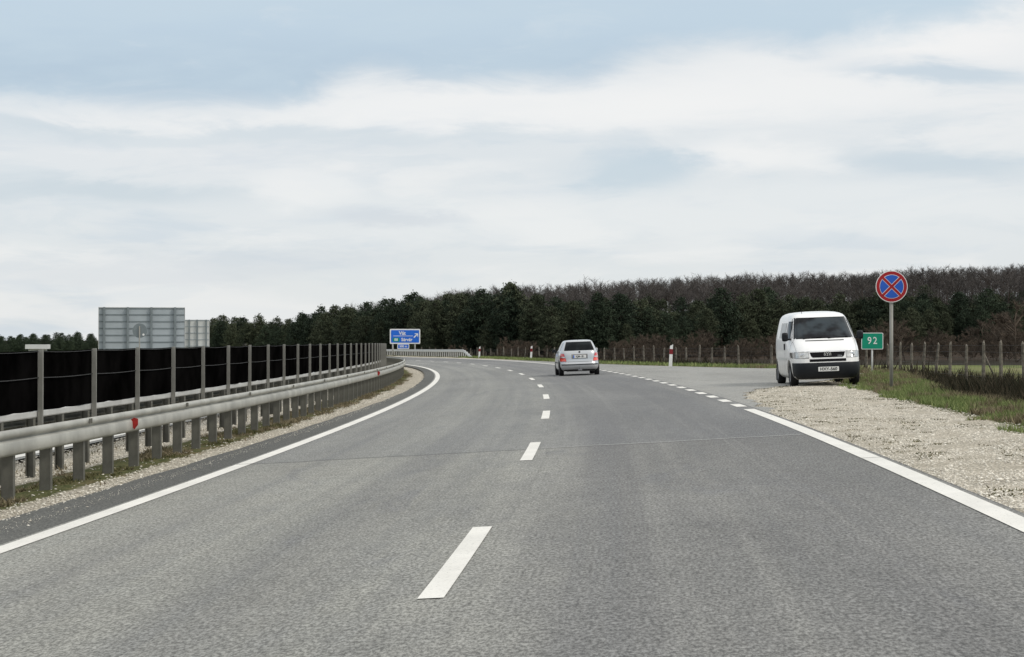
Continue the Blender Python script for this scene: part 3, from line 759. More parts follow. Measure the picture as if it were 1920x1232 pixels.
# --- white van
VAN = [(.20, 2.22, -2.2, .78), (.27, 2.33, -2.3, .87), (.40, 2.375, -2.34, .905), (.58, 2.375, -2.35, .912), (.66, 2.34, -2.35, .912), (.76, 2.31, -2.35, .917), (.92, 2.24, -2.35, .92), (1.02, 2.13, -2.345, .918), (1.12, 1.97, -2.34, .912), (1.24, 1.76, -2.33, .90),
       (1.38, 1.57, -2.31, .872), (1.52, 1.38, -2.29, .84), (1.66, 1.21, -2.26, .808), (1.78, 1.06, -2.22, .775), (1.84, .98, -2.19, .75), (1.90, .86, -2.14, .70), (1.94, .70, -2.07, .63), (1.97, .46, -1.95, .53), (1.99, .14, -1.75, .38), (2.0, -.3, -1.4, .2)]
BV = Body(VAN, 6, 104)
vx, vy = 8.365, 49.75 + 1.42
vz = ground(8.45, 50.6)
van = empty('white_van', (vx, vy, vz + .0), (R(-.3), R(2.0), math.pi - .032)); van.scale = (1.012, 1, 1); tag(van, 'white panel van with black bumper parked facing the camera on the gravel verge', 'van')
zs = sorted(set([z for z in np.arange(.20, 1.90, .045)] + [1.90, 1.92, 1.94, 1.955, 1.97, 1.98, 1.99, 1.996, 2.0]))
BV.hull(zs, M['van_white'], van, [(1.42, .34, .385), (-1.50, .34, .385)])
for sg in (-1, 1):
    for y in (1.42, -1.50): wheel(van, sg * .79, y, .325, .205, sg)
bump_ = loopshell(BV, 'bumper', M['plastic'], van, .215, .640, .014, lambda p: p[1] > 1.86)
loopshell(BV, 'bumper', M['plastic'], van, .25, .56, .012, lambda p: p[1] < -1.95)
pl = MB(); c = BV.front(0, .47, .022)
mb = MB(); rrect(mb, 0, .47, .53, .118, 0, .01, .012); pv = mb.build('number_plate', M['signwhite'], bump_)
for v in pv.data.vertices: v.co.y += c[1]
text_mesh('plate_text', 'HXY-560', .115, M['ink'], bump_, (0, c[1] + .016, .468), (R(90), 0, math.pi), bold=.01, depth=.002, sx=1.0)
patch(BV, 'windscreen', M['glass'], van, 1.285, 1.815, lambda z: -np.interp(z, [1.285, 1.815], [.815, .70]), lambda z: np.interp(z, [1.285, 1.815], [.815, .70]), off=.007, nx=24, nz=10)
patch(BV, 'windscreen_seal', M['black'], van, 1.268, 1.832, lambda z: -np.interp(z, [1.285, 1.815], [.838, .722]), lambda z: np.interp(z, [1.285, 1.815], [.838, .722]), off=.004, nx=24, nz=10)
patch(BV, 'cowl_vent', M['black'], van, 1.205, 1.226, -.50, .50, off=.008, nz=2)
g = patch(BV, 'grille', M['black'], van, .775, .915, lambda z: -np.interp(z, [.775, .80, .915], [.38, .42, .46]), lambda z: np.interp(z, [.775, .80, .915], [.38, .42, .46]), off=.006)
patch(BV, 'lower_grille', M['black'], van, .665, .735, -.47, .47, off=.006, nz=3)
for sg in (-1, 1):
    patch(BV, 'headlight_seal', M['dark_lens'], van, .755, .93, lambda z: sg * .475, lambda z: sg * .90, off=.004)
    patch(BV, 'headlight', M['clear_lens'], van, .768, .918, lambda z: sg * .485, lambda z: sg * .80, off=.008)
    patch(BV, 'indicator', M['dark_lens'] if sg > 0 else M['clear_lens'], van, .772, .915, lambda z: sg * .81, lambda z: sg * .895, off=.008, nx=6)
    mb = MB(); q = BV.front(sg * .64, .835, .010); mb.lathe([(0, .001), (.004, .05), (0, .062)], 20, 'y', q); mb.build('reflector_bowl', M['chrome'], van, True)
patch(BV, 'bonnet_seam', M['signback'], van, .934, .940, -.80, .80, off=.004, nz=1)
for sg in (-1, 1): patch(BV, 'bonnet_seam', M['signback'], van, .94, 1.20, lambda z: sg * np.interp(z, [.94, 1.2], [.775, .80]), lambda z: sg * np.interp(z, [.94, 1.2], [.783, .808]), off=.004, nx=1)
# badge: ring with stacked V and W
mb = MB(); q = Vector(BV.front(0, .845, .014)); rb = .092
mb.lathe([(-.004, rb - .011), (.004, rb - .011), (.004, rb), (-.004, rb)], 32, 'y', q)
def bar(mb, p0, p1, w_=.0065):
    a = Vector((p0[0], 0, p0[1])); b = Vector((p1[0], 0, p1[1])); d = (b - a).normalized(); n_ = Vector((d.z, 0, -d.x)) * w_; up = Vector((0, .004, 0))
    mb.add([q + a + n_ + up, q + b + n_ + up, q + b - n_ + up, q + a - n_ + up], [(0, 1, 2, 3)])
for p0, p1 in (((-.030, .062), (0, .008)), ((0, .008), (.030, .062)), ((-.062, .032), (-.028, -.058)), ((-.028, -.058), (0, -.008)), ((0, -.008), (.028, -.058)), ((.028, -.058), (.062, .032))): bar(mb, p0, p1)
mb.build('badge', M['signback_light'], g)
text_mesh('grille_text', 'TDI', .06, M['chrome'], g, (-.31, BV.front(.31, .80, .012)[1], .80), (R(90), 0, math.pi), bold=.02, depth=.002, sx=1.3)
for sg in (-1, 1):
    patch(BV, 'door_window', M['glass'], van, 1.26, 1.72, lambda z: .62, lambda z: np.interp(z, [1.26, 1.72], [1.34, .92]), 'side', .006, sg=sg)
    patch(BV, 'quarter_seal', M['black'], van, 1.24, 1.74, lambda z: .60, lambda z: np.interp(z, [1.26, 1.72], [1.38, .95]), 'side', .003, sg=sg)
    patch(BV, 'side_window', M['glass'], van, 1.28, 1.70, -.75, .45, 'side', .006, sg=sg)
    patch(BV, 'door_seam', M['plastic'], van, .42, 1.24, .545, .557, 'side', .003, sg=sg, nx=1)
    patch(BV, 'door_seam', M['plastic'], van, .72, 1.24, 1.60, 1.612, 'side', .003, sg=sg, nx=1)
    patch(BV, 'rubbing_strip', M['signback_light'], van, .70, .76, -1.05, 1.0, 'side', .012, sg=sg, nz=2)
    mb = MB(); p = BV.side(.72, 1.06, sg, .018); mb.box(p, (.03, .04, .17)); mb.build('door_handle', M['plastic'], van)
    mirror_part(van, sg * .90, 1.42, 1.33, sg, M['plastic'], (.17, .13, .24))
    mb = MB(); mb.box((sg * .79, -1.92, .25), (.20, .02, .32)); mb.build('mud_flap', M['tyre'], van)
for x0, x1 in ((.55, .05), (-.10, -.62)):
    mb = MB(); a = Vector(BV.front(x0, 1.27, .02)); b = Vector(BV.front(x1, 1.30, .02)); mb.tube(a, b, .010, n=5); mb.build('wiper', M['black'], van)
mb = MB(); mb.tube((.42, .62, 1.93), (.44, .60, 2.04), .008, .004, 5); mb.build('aerial', M['black'], van)
patch(BV, 'rear_window', M['glass_dark'], van, 1.3, 1.75, -.6, .6, 'rear', .006)
mb = MB(); mb.box((.30, .3, .235), (.25, 1.2, .1)); mb.box((-.2, -1.4, .26), (.9, .35, .14)); mb.build('undertray', M['black'], van)

# --- silver hatchback
CAR = [(.20, 1.80, -1.74, .72), (.27, 1.92, -1.90, .79), (.36, 1.97, -1.965, .818), (.46, 1.99, -1.985, .826), (.50, 1.985, -1.975, .826), (.56, 1.975, -1.93, .825), (.66, 1.95, -1.905, .825), (.76, 1.88, -1.895, .82), (.86, 1.66, -1.88, .808), (.93, 1.32, -1.86, .792), (.99, 1.02, -1.835, .772), (1.03, .88, -1.80, .75),
       (1.12, .70, -1.745, .712), (1.22, .50, -1.68, .668), (1.32, .30, -1.60, .622), (1.38, .15, -1.545, .588), (1.415, .02, -1.50, .555), (1.44, -.15, -1.43, .49), (1.455, -.35, -1.30, .38), (1.46, -.6, -1.1, .2)]
BC = Body(CAR, 5.5, 104)
scx, so_ = 76.4 + 1.23, 2.06
cc = W(scx, so_, .012)
car = empty('silver_hatchback', cc, (R(0), -I(ce, scx), I(th, scx) + .01)); tag(car, 'silver hatchback car driving away in the right lane, red tail lamps facing the camera', 'car')
zs = sorted(set([z for z in np.arange(.20, 1.41, .035)] + [1.415, 1.43, 1.44, 1.45, 1.455, 1.46]))
BC.hull(zs, M['car_silver'], car, [(1.23, .31, .345), (-1.23, .31, .345)])
for sg in (-1, 1):
    for y in (1.23, -1.23): wheel(car, sg * .725, y, .298, .185, sg)
bmp = loopshell(BC, 'bumper', M['car_silver'], car, .215, .555, .012, lambda p: p[1] < -1.63)
loopshell(BC, 'bumper_strip', M['plastic'], car, .445, .485, .020, lambda p: p[1] < -1.70, 1)
loopshell(BC, 'lower_bumper', M['plastic'], car, .215, .262, .018, lambda p: p[1] < -1.66, 2)
patch(BC, 'rear_window', M['glass_dark'], car, 1.03, 1.385, lambda z: -np.interp(z, [1.045, 1.385], [.615, .505]), lambda z: np.interp(z, [1.045, 1.385], [.615, .505]), 'rear', .007, nx=16)
for sg in (-1, 1):
    tl = patch(BC, 'tail_lamp', M['red_lens'], car, .60, .92, lambda z: sg * np.interp(z, [.60, .92], [.545, .635]), lambda z: sg * np.interp(z, [.60, .66, .92], [.77, .79, .755]), 'rear', .012, nx=8)
    patch(BC, 'lamp_lens', M['clear_lens'], tl, .74, .795, lambda z: sg * .60, lambda z: sg * .765, 'rear', .016, nx=6, nz=3)
    patch(BC, 'lamp_lens', M['bright_lens'], tl, .61, .70, lambda z: sg * .56, lambda z: sg * .775, 'rear', .016, nx=6, nz=3)
    patch(BC, 'side_window', M['glass'], car, 1.04, 1.36, lambda z: -1.25, lambda z: np.interp(z, [1.04, 1.36], [.72, .18]), 'side', .006, sg=sg)
    mirror_part(car, sg * .80, .72, 1.02, sg, M['plastic'] if sg < 0 else M['car_silver'], (.16, .11, .14))
    patch(BC, 'rubbing_strip', M['plastic'], car, .52, .56, -.8, .8, 'side', .008, sg=sg, nz=1)
patch(BC, 'tailgate_seam', M['plastic'], car, .573, .585, -.60, .60, 'rear', .004, nz=1)
patch(BC, 'plate_recess', M['dark_lens'], car, .695, .885, -.33, .33, 'rear', .005)
c = BC.front(0, .785, .015, True)
mb = MB(); rrect(mb, 0, .785, .52, .115, c[1] - .008, c[1], .012); mb.build('number_plate', M['signwhite'], car)
mb = MB(); mb.box((-.237, c[1] - .011, .785), (.04, .004, .105)); mb.build('plate_band', M['signblue'], car)
text_mesh('plate_text', 'KJM-181', .105, M['ink'], car, (.02, c[1] - .013, .785), bold=.01, depth=.002, sx=.95)
q = BC.front(0, .965, .010, True); mb = MB(); mb.lathe([(-.004, .001), (-.004, .036), (.0, .04)], 20, 'y', q); mb.build('badge', M['plastic'], car)
mb = MB(); mb.tube((0, -1.9, .30), (0, -2.08, .27), .02, n=8); mb.tube((0, -2.08, .26), (0, -2.08, .34), .018, n=8); mb.tube((0, -2.08, .335), (0, -2.08, .375), .028, n=10); mb.box((0, -1.93, .25), (.16, .06, .06)); mb.build('tow_bar', M['rim'], car)
mb = MB(); mb.tube((0, -1.2, 1.45), (0, -1.32, 1.50), .006, n=5); mb.build('aerial', M['black'], car)
mb = MB(); mb.box((0, -.6, .22), (1.0, 1.9, .08)); mb.tube((.35, -1.5, .24), (.35, -1.88, .24), .03, n=8); mb.build('underbody', M['black'], car)

# ------------------------------------------------------------------ vegetation
M['pine'] = m_leaf('pine_needles', (.012, .021, .014), (.056, .076, .046), .5)
M['pine2'] = m_leaf('pine_needles_light', (.024, .034, .020), (.086, .098, .058), .5)
M['bark'] = worn('bark', (.060, .045, .035), .3, .9, 2, 0, .1)
M['twig'] = m_leaf('bare_twigs', (.058, .052, .048), (.105, .094, .087), .2)
M['twig_red'] = m_leaf('brown_twigs', (.050, .042, .034), (.135, .104, .078), .22)
M['birch'] = worn('birch_bark', (.16, .155, .14), .15, .8, 2)
def leaf_tris(C, size, dirs=None, elong=1.0):
    """one quad-ish triangle pair per centre, random orientation"""
    n = len(C); a = rng.normal(size=(n, 3)); a /= np.linalg.norm(a, axis=1)[:, None]
    b = rng.normal(size=(n, 3)); b -= (a * b).sum(1)[:, None] * a; b /= np.linalg.norm(b, axis=1)[:, None]
    s_ = (size * rng.uniform(.6, 1.3, n))[:, None]
    V = np.stack([C - a * s_ * elong, C + b * s_ * .45, C + a * s_ * elong, C - b * s_ * .45], 1)
    return V.reshape(-1, 3), np.arange(4 * n).reshape(n, 4)
def twig_quads(A, B, w):
    d = B - A; r_ = rng.normal(size=A.shape); s_ = np.cross(d, r_); s_ /= np.maximum(np.linalg.norm(s_, axis=1), 1e-6)[:, None]; w = np.asarray(w).reshape(-1, 1)
    V = np.stack([A - s_ * w, A + s_ * w, B + s_ * w * .35, B - s_ * w * .35], 1); return V.reshape(-1, 3), np.arange(4 * len(A)).reshape(-1, 4)
def pine_parts(seed, H=10.0):
    global rng; rng = np.random.default_rng(seed); rd_ = random.Random(seed)
    lean = rd_.uniform(-.3, .3); tb = MB(); ztr = [0, H * .35, H * .7, H * .97]; rr = [.17, .13, .07, .015]; pts = [Vector((lean * (z / H) ** 2, 0, z)) for z in ztr]
    for i in range(3): tb.tube(pts[i], pts[i + 1], rr[i], rr[i + 1], 6, False)
    Cs = []; zb = H * rd_.uniform(.08, .2); z = zb; R0 = H * rd_.uniform(.20, .31)
    while z < H * .97:
        f = (z - zb) / (H - zb); rad = R0 * max(.0, 1 - f ** 1.8) ** .7 * (0.75 + .25 * min(1, f * 5)); nb = 6 if f < .85 else 4
        off = rd_.uniform(0, 6.3)
        for k in range(nb):
            a = off + k * 2 * math.pi / nb + rd_.uniform(-.4, .4); Lb = rad * rd_.uniform(.6, 1.25); up = .25 + .5 * f
            e_ = Vector((math.cos(a) * Lb, math.sin(a) * Lb, z + Lb * up * .5))
            s_ = Vector((lean * (z / H) ** 2, 0, z))
            tb.tube(s_, e_, .035, .01, 3, False)
            nc = max(2, int(Lb / .42))
            for c_ in range(nc):
                f2 = (c_ + 1) / nc; p = s_.lerp(e_, .25 + .75 * f2); q = rng.normal(size=(15, 3)) * np.array([.35, .35, .19]) * (1.0 - .3 * f2 * f) + np.array([p.x, p.y, p.z + .05])
                Cs.append(q)
        z += H * .042 * rd_.uniform(.8, 1.3)
    tip = rng.normal(size=(22, 3)) * np.array([.24, .24, .34]) + np.array([lean, 0, H * .975]); Cs.append(tip)
    Cc = np.concatenate(Cs); V, F = leaf_tris(Cc, .175, elong=1.0)
    return tb, V, F
def bare_parts(seed, H=12.0, spread=.32, dens=1.0, low=.3):
    global rng; rng = np.random.default_rng(seed); rd_ = random.Random(seed); tb = MB(); A = []; B = []; Wd = []
    top = Vector((rd_.uniform(-.5, .5), rd_.uniform(-.5, .5), H * .72)); base = Vector((0, 0, -.3)); tb.tube(base, top, .15 * H / 12, .05, 5, False)
    nl = int(13 * dens)
    for k in range(nl):
        f = low + (1 - low) * k / (nl - 1); p = base.lerp(top, f); a = rd_.uniform(0, 6.28); L1 = H * spread * rd_.uniform(.7, 1.2) * (1.15 - .35 * f)
        d = Vector((math.cos(a), math.sin(a), rd_.uniform(.7, 1.6))).normalized(); q = p + d * L1; tb.tube(p, q, .045, .015, 3, False)
        for j in range(int(8 * dens)):
            g_ = rd_.uniform(.25, 1); s_ = p.lerp(q, g_); d2 = (d + Vector((rd_.gauss(0, .7), rd_.gauss(0, .7), rd_.gauss(.2, .5)))).normalized(); e_ = s_ + d2 * H * .13 * rd_.uniform(.6, 1.2)
            A.append(s_); B.append(e_); Wd.append(.040)
            for m_ in range(12):
                h_ = rd_.uniform(.2, 1); s3 = s_.lerp(e_, h_); d3 = (d2 + Vector((rd_.gauss(0, .8), rd_.gauss(0, .8), rd_.gauss(.3, .5)))).normalized(); A.append(s3); B.append(s3 + d3 * H * .075 * rd_.uniform(.5, 1.3)); Wd.append(.018)
    V, F = twig_quads(np.array([tuple(v) for v in A]), np.array([tuple(v) for v in B]), Wd); return tb, V, F
def proto(partsf, seeds, crown_mat, trunk_mat):
    out = []
    for s_, kw in seeds:
        tb, V, F = partsf(s_, **kw); t_ = tb.build('trunk', trunk_mat); c_ = np_mesh('crown', V, F, crown_mat)
        COL.objects.unlink(t_); COL.objects.unlink(c_); out.append((t_, c_, V, F, tb))
    return out
def place_tree(pr, name, X, Y, sc_, label, cat_, group, dz=0.0):
    r_ = empty(name, (X, Y, ground(X, Y) + dz), (0, 0, random.uniform(0, 6.28))); r_.scale = (sc_ * random.uniform(.9, 1.15), sc_ * random.uniform(.9, 1.15), sc_); tag(r_, label, cat_, group)
    for ob in pr[:2]:
        c_ = ob.copy(); link(c_, r_)
    return r_
def mass(name, label, cat_, protos, items, mat, group=None):
    Vs = []; Fs = []; n = 0
    for X, Y, sc_ in items:
        pr = random.choice(protos); a = random.uniform(0, 6.28); ca, sa = math.cos(a), math.sin(a)
        for V, F in ((pr[2], pr[3]),):
            V2 = np.stack([V[:, 0] * ca - V[:, 1] * sa, V[:, 0] * sa + V[:, 1] * ca, V[:, 2]], 1) * sc_ + np.array([X, Y, ground(X, Y)])
            Vs.append(V2); Fs.append(F + n); n += len(V2)
    o = np_mesh(name, np.concatenate(Vs), np.concatenate(Fs), mat); tag(o, label, cat_, group, 'stuff'); return o
pines = proto(pine_parts, [(k, dict(H=10)) for k in range(11, 17)], M['pine'], M['bark']); 
for k in (1, 3, 4): pines[k][1].data.materials[0] = M['pine2']
bares = proto(bare_parts, [(k, dict(H=12)) for k in range(31, 36)], M['twig'], M['bark'])
shrubs = proto(bare_parts, [(k, dict(H=4, spread=.5, dens=1.3, low=.08)) for k in range(51, 55)], M['twig_red'], M['twig_red'])
random.seed(21)
def dist_front(px): return lerp_tab(px, [-200, 0, 185, 400, 500, 650, 800, 960, 1150, 1300, 1600, 2100], [560, 545, 530, 470, 420, 330, 285, 268, 262, 285, 318, 335])
def top_px(px): return lerp_tab(px, [-200, 0, 185, 400, 500, 650, 700, 800, 900, 960, 1000, 1150, 1300, 1450, 1600, 1750, 1920, 2100], [629, 629, 625, 603, 596, 574, 572, 558, 553, 549, 562, 568, 565, 556, 562, 556, 560, 560])
npine = 0; stuff_p = []
cands = []
for row in range(6):
    px = -60 + row * 5
    while px < 1990:
        D = dist_front(px) + row * random.uniform(3.0, 4.6) * (D_ := 1 + (dist_front(px) - 262) / 500) + random.uniform(-2, 2)
        X = (px - 960) / 3500 * D; Y = D; g = ground(X, Y); ht = (636 - top_px(px)) / 3500 * D - g
        tp_ = mnoise.noise(Vector((px * .008, row * .5, 3))); ht *= (random.uniform(.74, 1.10) if row else random.uniform(.62, .98)) * (1 + (.30 * tp_ if px > 1000 else .12 * tp_))
        cands.append((row, px, X, Y, ht / 10)); px += (3.1 * 3500 / D) * random.uniform(.7, 1.35) * (1 if px > 380 else 1.6)
cands.append((0, 959, (959 - 960) / 3500 * 272, 272, ((636 - 531) / 3500 * 272 - ground(0, 272)) / 10))
cands.append((0, 418, (418 - 960) / 3500 * 490, 490, ((636 - 592) / 3500 * 490 - ground(-75, 490)) / 10))
cands.sort(key=lambda c: c[3] / max(c[4], .1))
for i, (row, px, X, Y, sc_) in enumerate(cands):
    if i < 290 or row == 0 and px in (959, 418):
        lab = 'dark green pine among many alike in the wood beyond the bend'; grp = 'pines in the wood beyond the bend'
        if px == 959 and sc_ > 1: lab = 'tallest dark pine poking above the treetops, left of the silver car'; grp = None
        if px == 418 and row == 0: lab = 'lone pine tip standing out just right of the pale sign back'; grp = None
        place_tree(random.choice(pines), 'pine_tree', X, Y, sc_, lab, 'tree', grp)
    else: stuff_p.append((X, Y, sc_))
mass('pine_wood', 'deeper dark green pines filling the wood behind the front trees', 'wood', pines, stuff_p, M['pine'])
# bare hillside wood
cb_ = []
def bare_top(px): return lerp_tab(px, [850, 1000, 1150, 1300, 1450, 1600, 1750, 1920, 2100], [545, 536, 528, 519, 515, 510, 503, 497, 494])
for row in range(15):
    D0 = 340 + row * 15
    px = 640 + row * 7 if row > 4 else 800
    while px < 2000:
        D = D0 + random.uniform(-7, 7); X = (px - 960) / 3500 * D; Y = D; g = ground(X, Y)
        hmax = (636 - bare_top(max(px, 850))) / 3500 * D - g
        ht = min(12.5, max(6.5, hmax)) * random.uniform(.86, 1.05)
        if px < 850: ht = min(ht, (636 - top_px(px) + 2) / 3500 * D - g) if D > 330 else 0
        ht *= 1 + .10 * mnoise.noise(Vector((px * .009, row * .3, 8)))
        if ht > 4: cb_.append((X, Y, ht / 12))
        px += 4.6 * 3500 / D * random.uniform(.7, 1.3)
# individuals: nearest plus the skyline row
cb_.sort(key=lambda c: -((ground(c[0], c[1]) + 12 * c[2]) / c[1]))
for i, (X, Y, sc_) in enumerate(cb_[:285]):
    place_tree(random.choice(bares), 'bare_tree', X, Y, sc_, 'leafless brown tree among many alike on the hillside skyline', 'tree', 'bare trees on the hillside')
mass('bare_wood', 'leafless brown trees covering the hillside below the skyline', 'wood', bares, cb_[285:], M['twig'])
# pale birch among the left pines
birch = proto(bare_parts, [(77, dict(H=9))], M['birch'], M['birch'])
place_tree(birch[0], 'birch_tree', (465 - 960) / 3500 * 425, 425, .5, 'pale bare birch standing in front of the pines, left of centre', 'tree', None)
# brown shrubs between fence and pines
random.seed(5); ni = 0; rest = []
for k in range(360):
    px = random.uniform(560, 2000); near = 205 if px > 1000 else 235
    D = random.uniform(near, dist_front(px) - 8) if dist_front(px) - 8 > near else near
    h = random.uniform(1.0, 3.9) * (.8 if px > 1150 else .6) * (1.35 if px > 1600 else 1) * (1 + .45 * mnoise.noise(Vector((px * .011, 3, 1)))); X = (px - 960) / 3500 * D
    s_, o_ = to_so(X, D)
    if o_ < 20: continue
    if ni < 110: place_tree(random.choice(shrubs), 'bush', X, D, h / 4, 'reddish brown leafless bush among many alike at the foot of the pines', 'bush', 'brown bushes between the fence and the pines'); ni += 1
    else: rest.append((X, D, h / 4))
mass('scrub', 'low brown scrub tangled at the foot of the wood', 'scrub', shrubs, rest, M['twig_red'])
for px, D, h in ((1905, 215, 6.6), (1868, 232, 5.6), (1845, 250, 5.0)):
    place_tree(bares[ni % 3] if False else shrubs[0], 'bush', (px - 960) / 3500 * D, D, h / 4, {1905: 'tall brown bush at the right edge, highest of the bushes before the pines', 1868: 'second brown bush from the right edge, rising above the field', 1845: 'third large brown bush from the right edge, behind the field'}[px], 'bush', None)

# grasses, heather brush, gravel: stuff
def blades(name, label, cat_, pts, hts, wid, lean, mat, per=1):
    n = len(pts); P = np.array(pts); H = np.array(hts); a = rng.uniform(0, 2 * np.pi, n); w = wid * rng.uniform(.6, 1.4, n)
    dx, dy = np.cos(a) * w, np.sin(a) * w; la = rng.uniform(0, 2 * np.pi, n); l = lean * H * rng.uniform(.2, 1.2, n)
    V = np.zeros((n, 3, 3)); V[:, 0] = P - np.stack([dx, dy, np.zeros(n)], 1); V[:, 1] = P + np.stack([dx, dy, np.zeros(n)], 1); V[:, 2] = P + np.stack([np.cos(la) * l, np.sin(la) * l, H], 1)
    c = np.zeros((n * 3, 4)); cc_ = rng.uniform(0, 1, n); c[:, 0] = np.repeat(cc_, 3); c[:, 3] = 1
    o = np_mesh(name, V.reshape(-1, 3), np.arange(3 * n).reshape(n, 3), mat, cols=c); tag(o, label, cat_, None, 'stuff'); return o
M['grass'] = m_leaf('grass_blades', (.085, .140, .038), (.28, .31, .13), tint=True)
M['moss'] = m_leaf('median_moss_blades', (.055, .062, .022), (.17, .15, .075), tint=True)
M['drygrass'] = m_leaf('dry_grass_blades', (.085, .072, .040), (.30, .25, .16), tint=True)
M['heather'] = m_leaf('heather', (.010, .013, .006), (.062, .050, .032), tint=True)
rng = np.random.default_rng(3); random.seed(3)
pts = []; hts = []; dpts = []; dh = []
def nz(x, y, k=0): return mnoise.noise(Vector((x, y, k)))
for _ in range(100000):
    s = 14 + 72 * random.random() ** 1.3; ge = gravel_edge(s); oe = o_edge(s)
    o = ge - .45 + random.random() ** .9 * (oe + .8 - ge)
    if o < ge + .1 and nz(s * .9, o * 2.2) < .12 + (ge - o) * .9: continue
    if 33 < s < 86 and o < layby_o(s) + .3: continue
    if nz(s * 1.3, o * 1.3, 3) < -.38: continue
    h = .05 + .08 * random.random() * (1 + .8 * nz(s * .5, o)) + .05 * (o > ge + .8)
    (pts if nz(s * .7, o * .9, 9) > -.12 else dpts).append(W(s, o, 0)); (hts if nz(s * .7, o * .9, 9) > -.12 else dh).append(h)
blades('verge_grass', 'green grass growing along the gravel verge on the right', 'grass', pts, hts, .010, .7, M['grass'])
blades('dry_grass', 'dry tan grass mixed into the right verge', 'grass', dpts, [h * 1.2 for h in dh], .009, .9, M['drygrass'])
pts = []; hts = []
for _ in range(130):
    s = 20 + 50 * random.random(); oe = o_edge(s); o = gravel_edge(s) + .5 + random.random() * (oe + .6 - gravel_edge(s)); c_ = W(s, o)
    for k in range(random.randint(3, 9)): pts.append(c_ + Vector((random.gauss(0, .05), random.gauss(0, .05), 0))); hts.append(random.uniform(.12, .30))
blades('dead_stalks', 'thin dry stalks standing above the verge grass', 'weeds', pts, hts, .007, .45, M['drygrass'])
pts = []; hts = []
for _ in range(6500):       # heather clumps in the ditch
    s = 18 + 62 * random.random(); oe = o_edge(s); o = oe + random.uniform(.25, 5.6) if s < 55 or s > 84 else oe + random.uniform(1.4, 4)
    dens = nz(s * .28, o * .4, 5)
    if dens < -.28: continue
    R0 = random.uniform(.15, .4); H0 = random.uniform(.3, .72) * (1 + .8 * dens) * min(1, .45 + (o - oe) * .3) * (.50 if s > 43 else 1.35) * (.6 if o > oe + 4.6 else 1)
    c_ = W(s, o)
    for k in range(42):
        a = random.uniform(0, 6.28); r_ = R0 * random.random() ** .6; pts.append(c_ + Vector((math.cos(a) * r_, math.sin(a) * r_, -.03))); hts.append(H0 * random.uniform(.4, 1.1) * (1 - .4 * r_ / R0))
blades('heather', 'dark heather and brush filling the ditch before the field fence', 'brush', pts, hts, .016, .75, M['heather'])
pts = []; hts = []
for _ in range(26000):
    s = 80 + 170 * random.random(); oe = o_edge(s); o = oe + .6 + 9 * random.random() ** .8
    pts.append(W(s, o, -.05)); hts.append(random.uniform(.2, .75) * (1 + nz(s * .3, o * .4)) * (.5 + .5 * smooth(0, 2, o - oe)))
blades('rough_brush', 'dark rough brush around the fence behind the lay-by', 'brush', pts, hts, .045, .6, M['heather'])
pts = []; hts = []
for _ in range(9000):
    s = 80 + 110 * random.random(); ge = gravel_edge(s) if s > 96 else layby_o(s) + .3; oe = o_edge(s); o = max(ge, layby_o(s) + .2 if s < 150 else 0) + .1 + random.random() * max(.6, oe + .6 - ge)
    pts.append(W(s, o, 0)); hts.append(random.uniform(.05, .2))
blades('far_verge_grass', 'green and tan grass strip edging the far side of the lay-by', 'grass', pts, hts, .03, .7, M['grass'])
pts = []; hts = []; d2 = []; h2 = []
for _ in range(95000):      # median tufts
    s = 9 + 90 * random.random() ** 1.35; o = -5.0 - 1.25 * random.random() ** .8 if random.random() < .8 else random.uniform(-8, -5)
    n = nz(s * .45, o * 1.6, 2) + .5 * nz(s * 1.7, o * 3, 6)
    if n < (-.06 if -6 < o < -5.3 else .16): continue
    (pts if nz(s * .5, o, 12) > .18 else d2).append(W(s, o, 0)); (hts if nz(s * .5, o, 12) > .18 else h2).append(random.uniform(.015, .055) * (1 + n))
blades('median_grass', 'short green grass tufts around the barrier posts in the median', 'grass', pts, hts, .008, 1.0, M['moss'])
blades('median_moss', 'brown dry grass around the barrier posts in the median', 'grass', d2, h2, .009, 1.1, M['drygrass'])
# loose stones
def stones(name, label, pts, sizes, mat):
    n = len(pts); base = np.array([(1, 0, 0), (0, 1, 0), (-1, 0, 0), (0, -1, 0), (0, 0, .7), (0, 0, -.5)], float); tri = np.array([(0, 1, 4), (1, 2, 4), (2, 3, 4), (3, 0, 4), (1, 0, 5), (2, 1, 5), (3, 2, 5), (0, 3, 5)])
    V = base[None] * (1 + rng.uniform(-.35, .35, (n, 6, 1))) * np.array([1, 1, .6]); a = rng.uniform(0, 6.28, n); ca, sa = np.cos(a)[:, None], np.sin(a)[:, None]
    sx = rng.uniform(.7, 1.5, (n, 1)); x = V[:, :, 0] * sx; y = V[:, :, 1]; V2 = np.stack([x * ca - y * sa, x * sa + y * ca, V[:, :, 2]], 2) * np.array(sizes)[:, None, None] + np.array(pts)[:, None, :]
    F = (tri[None] + 6 * np.arange(n)[:, None, None]).reshape(-1, 3); c = np.zeros((n * 6, 4)); c[:, 0] = np.repeat(rng.uniform(0, 1, n), 6); c[:, 3] = 1
    o = np_mesh(name, V2.reshape(-1, 3), F, mat, cols=c); tag(o, label, 'gravel', None, 'stuff')
M['stone'] = m_leaf('limestone_chips', (.46, .425, .36), (.93, .885, .78), tint=True)
pts = []; sz = []
while len(pts) < 42000:
    s = 14 + 48 * random.random() ** 1.5; ge = gravel_edge(s); o = 3.93 + random.random() * (ge + .35 - 3.93)
    if s > 33.5 and o < layby_o(s) + .02: continue
    if o > ge and random.random() < .6: continue
    if nz(s * .8, o * 1.6, 1) < -.42 and random.random() < .8: continue
    r_ = random.uniform(.006, .016) * (1.9 if random.random() < .035 else 1); pts.append(W(s, o, .012)); sz.append(r_)
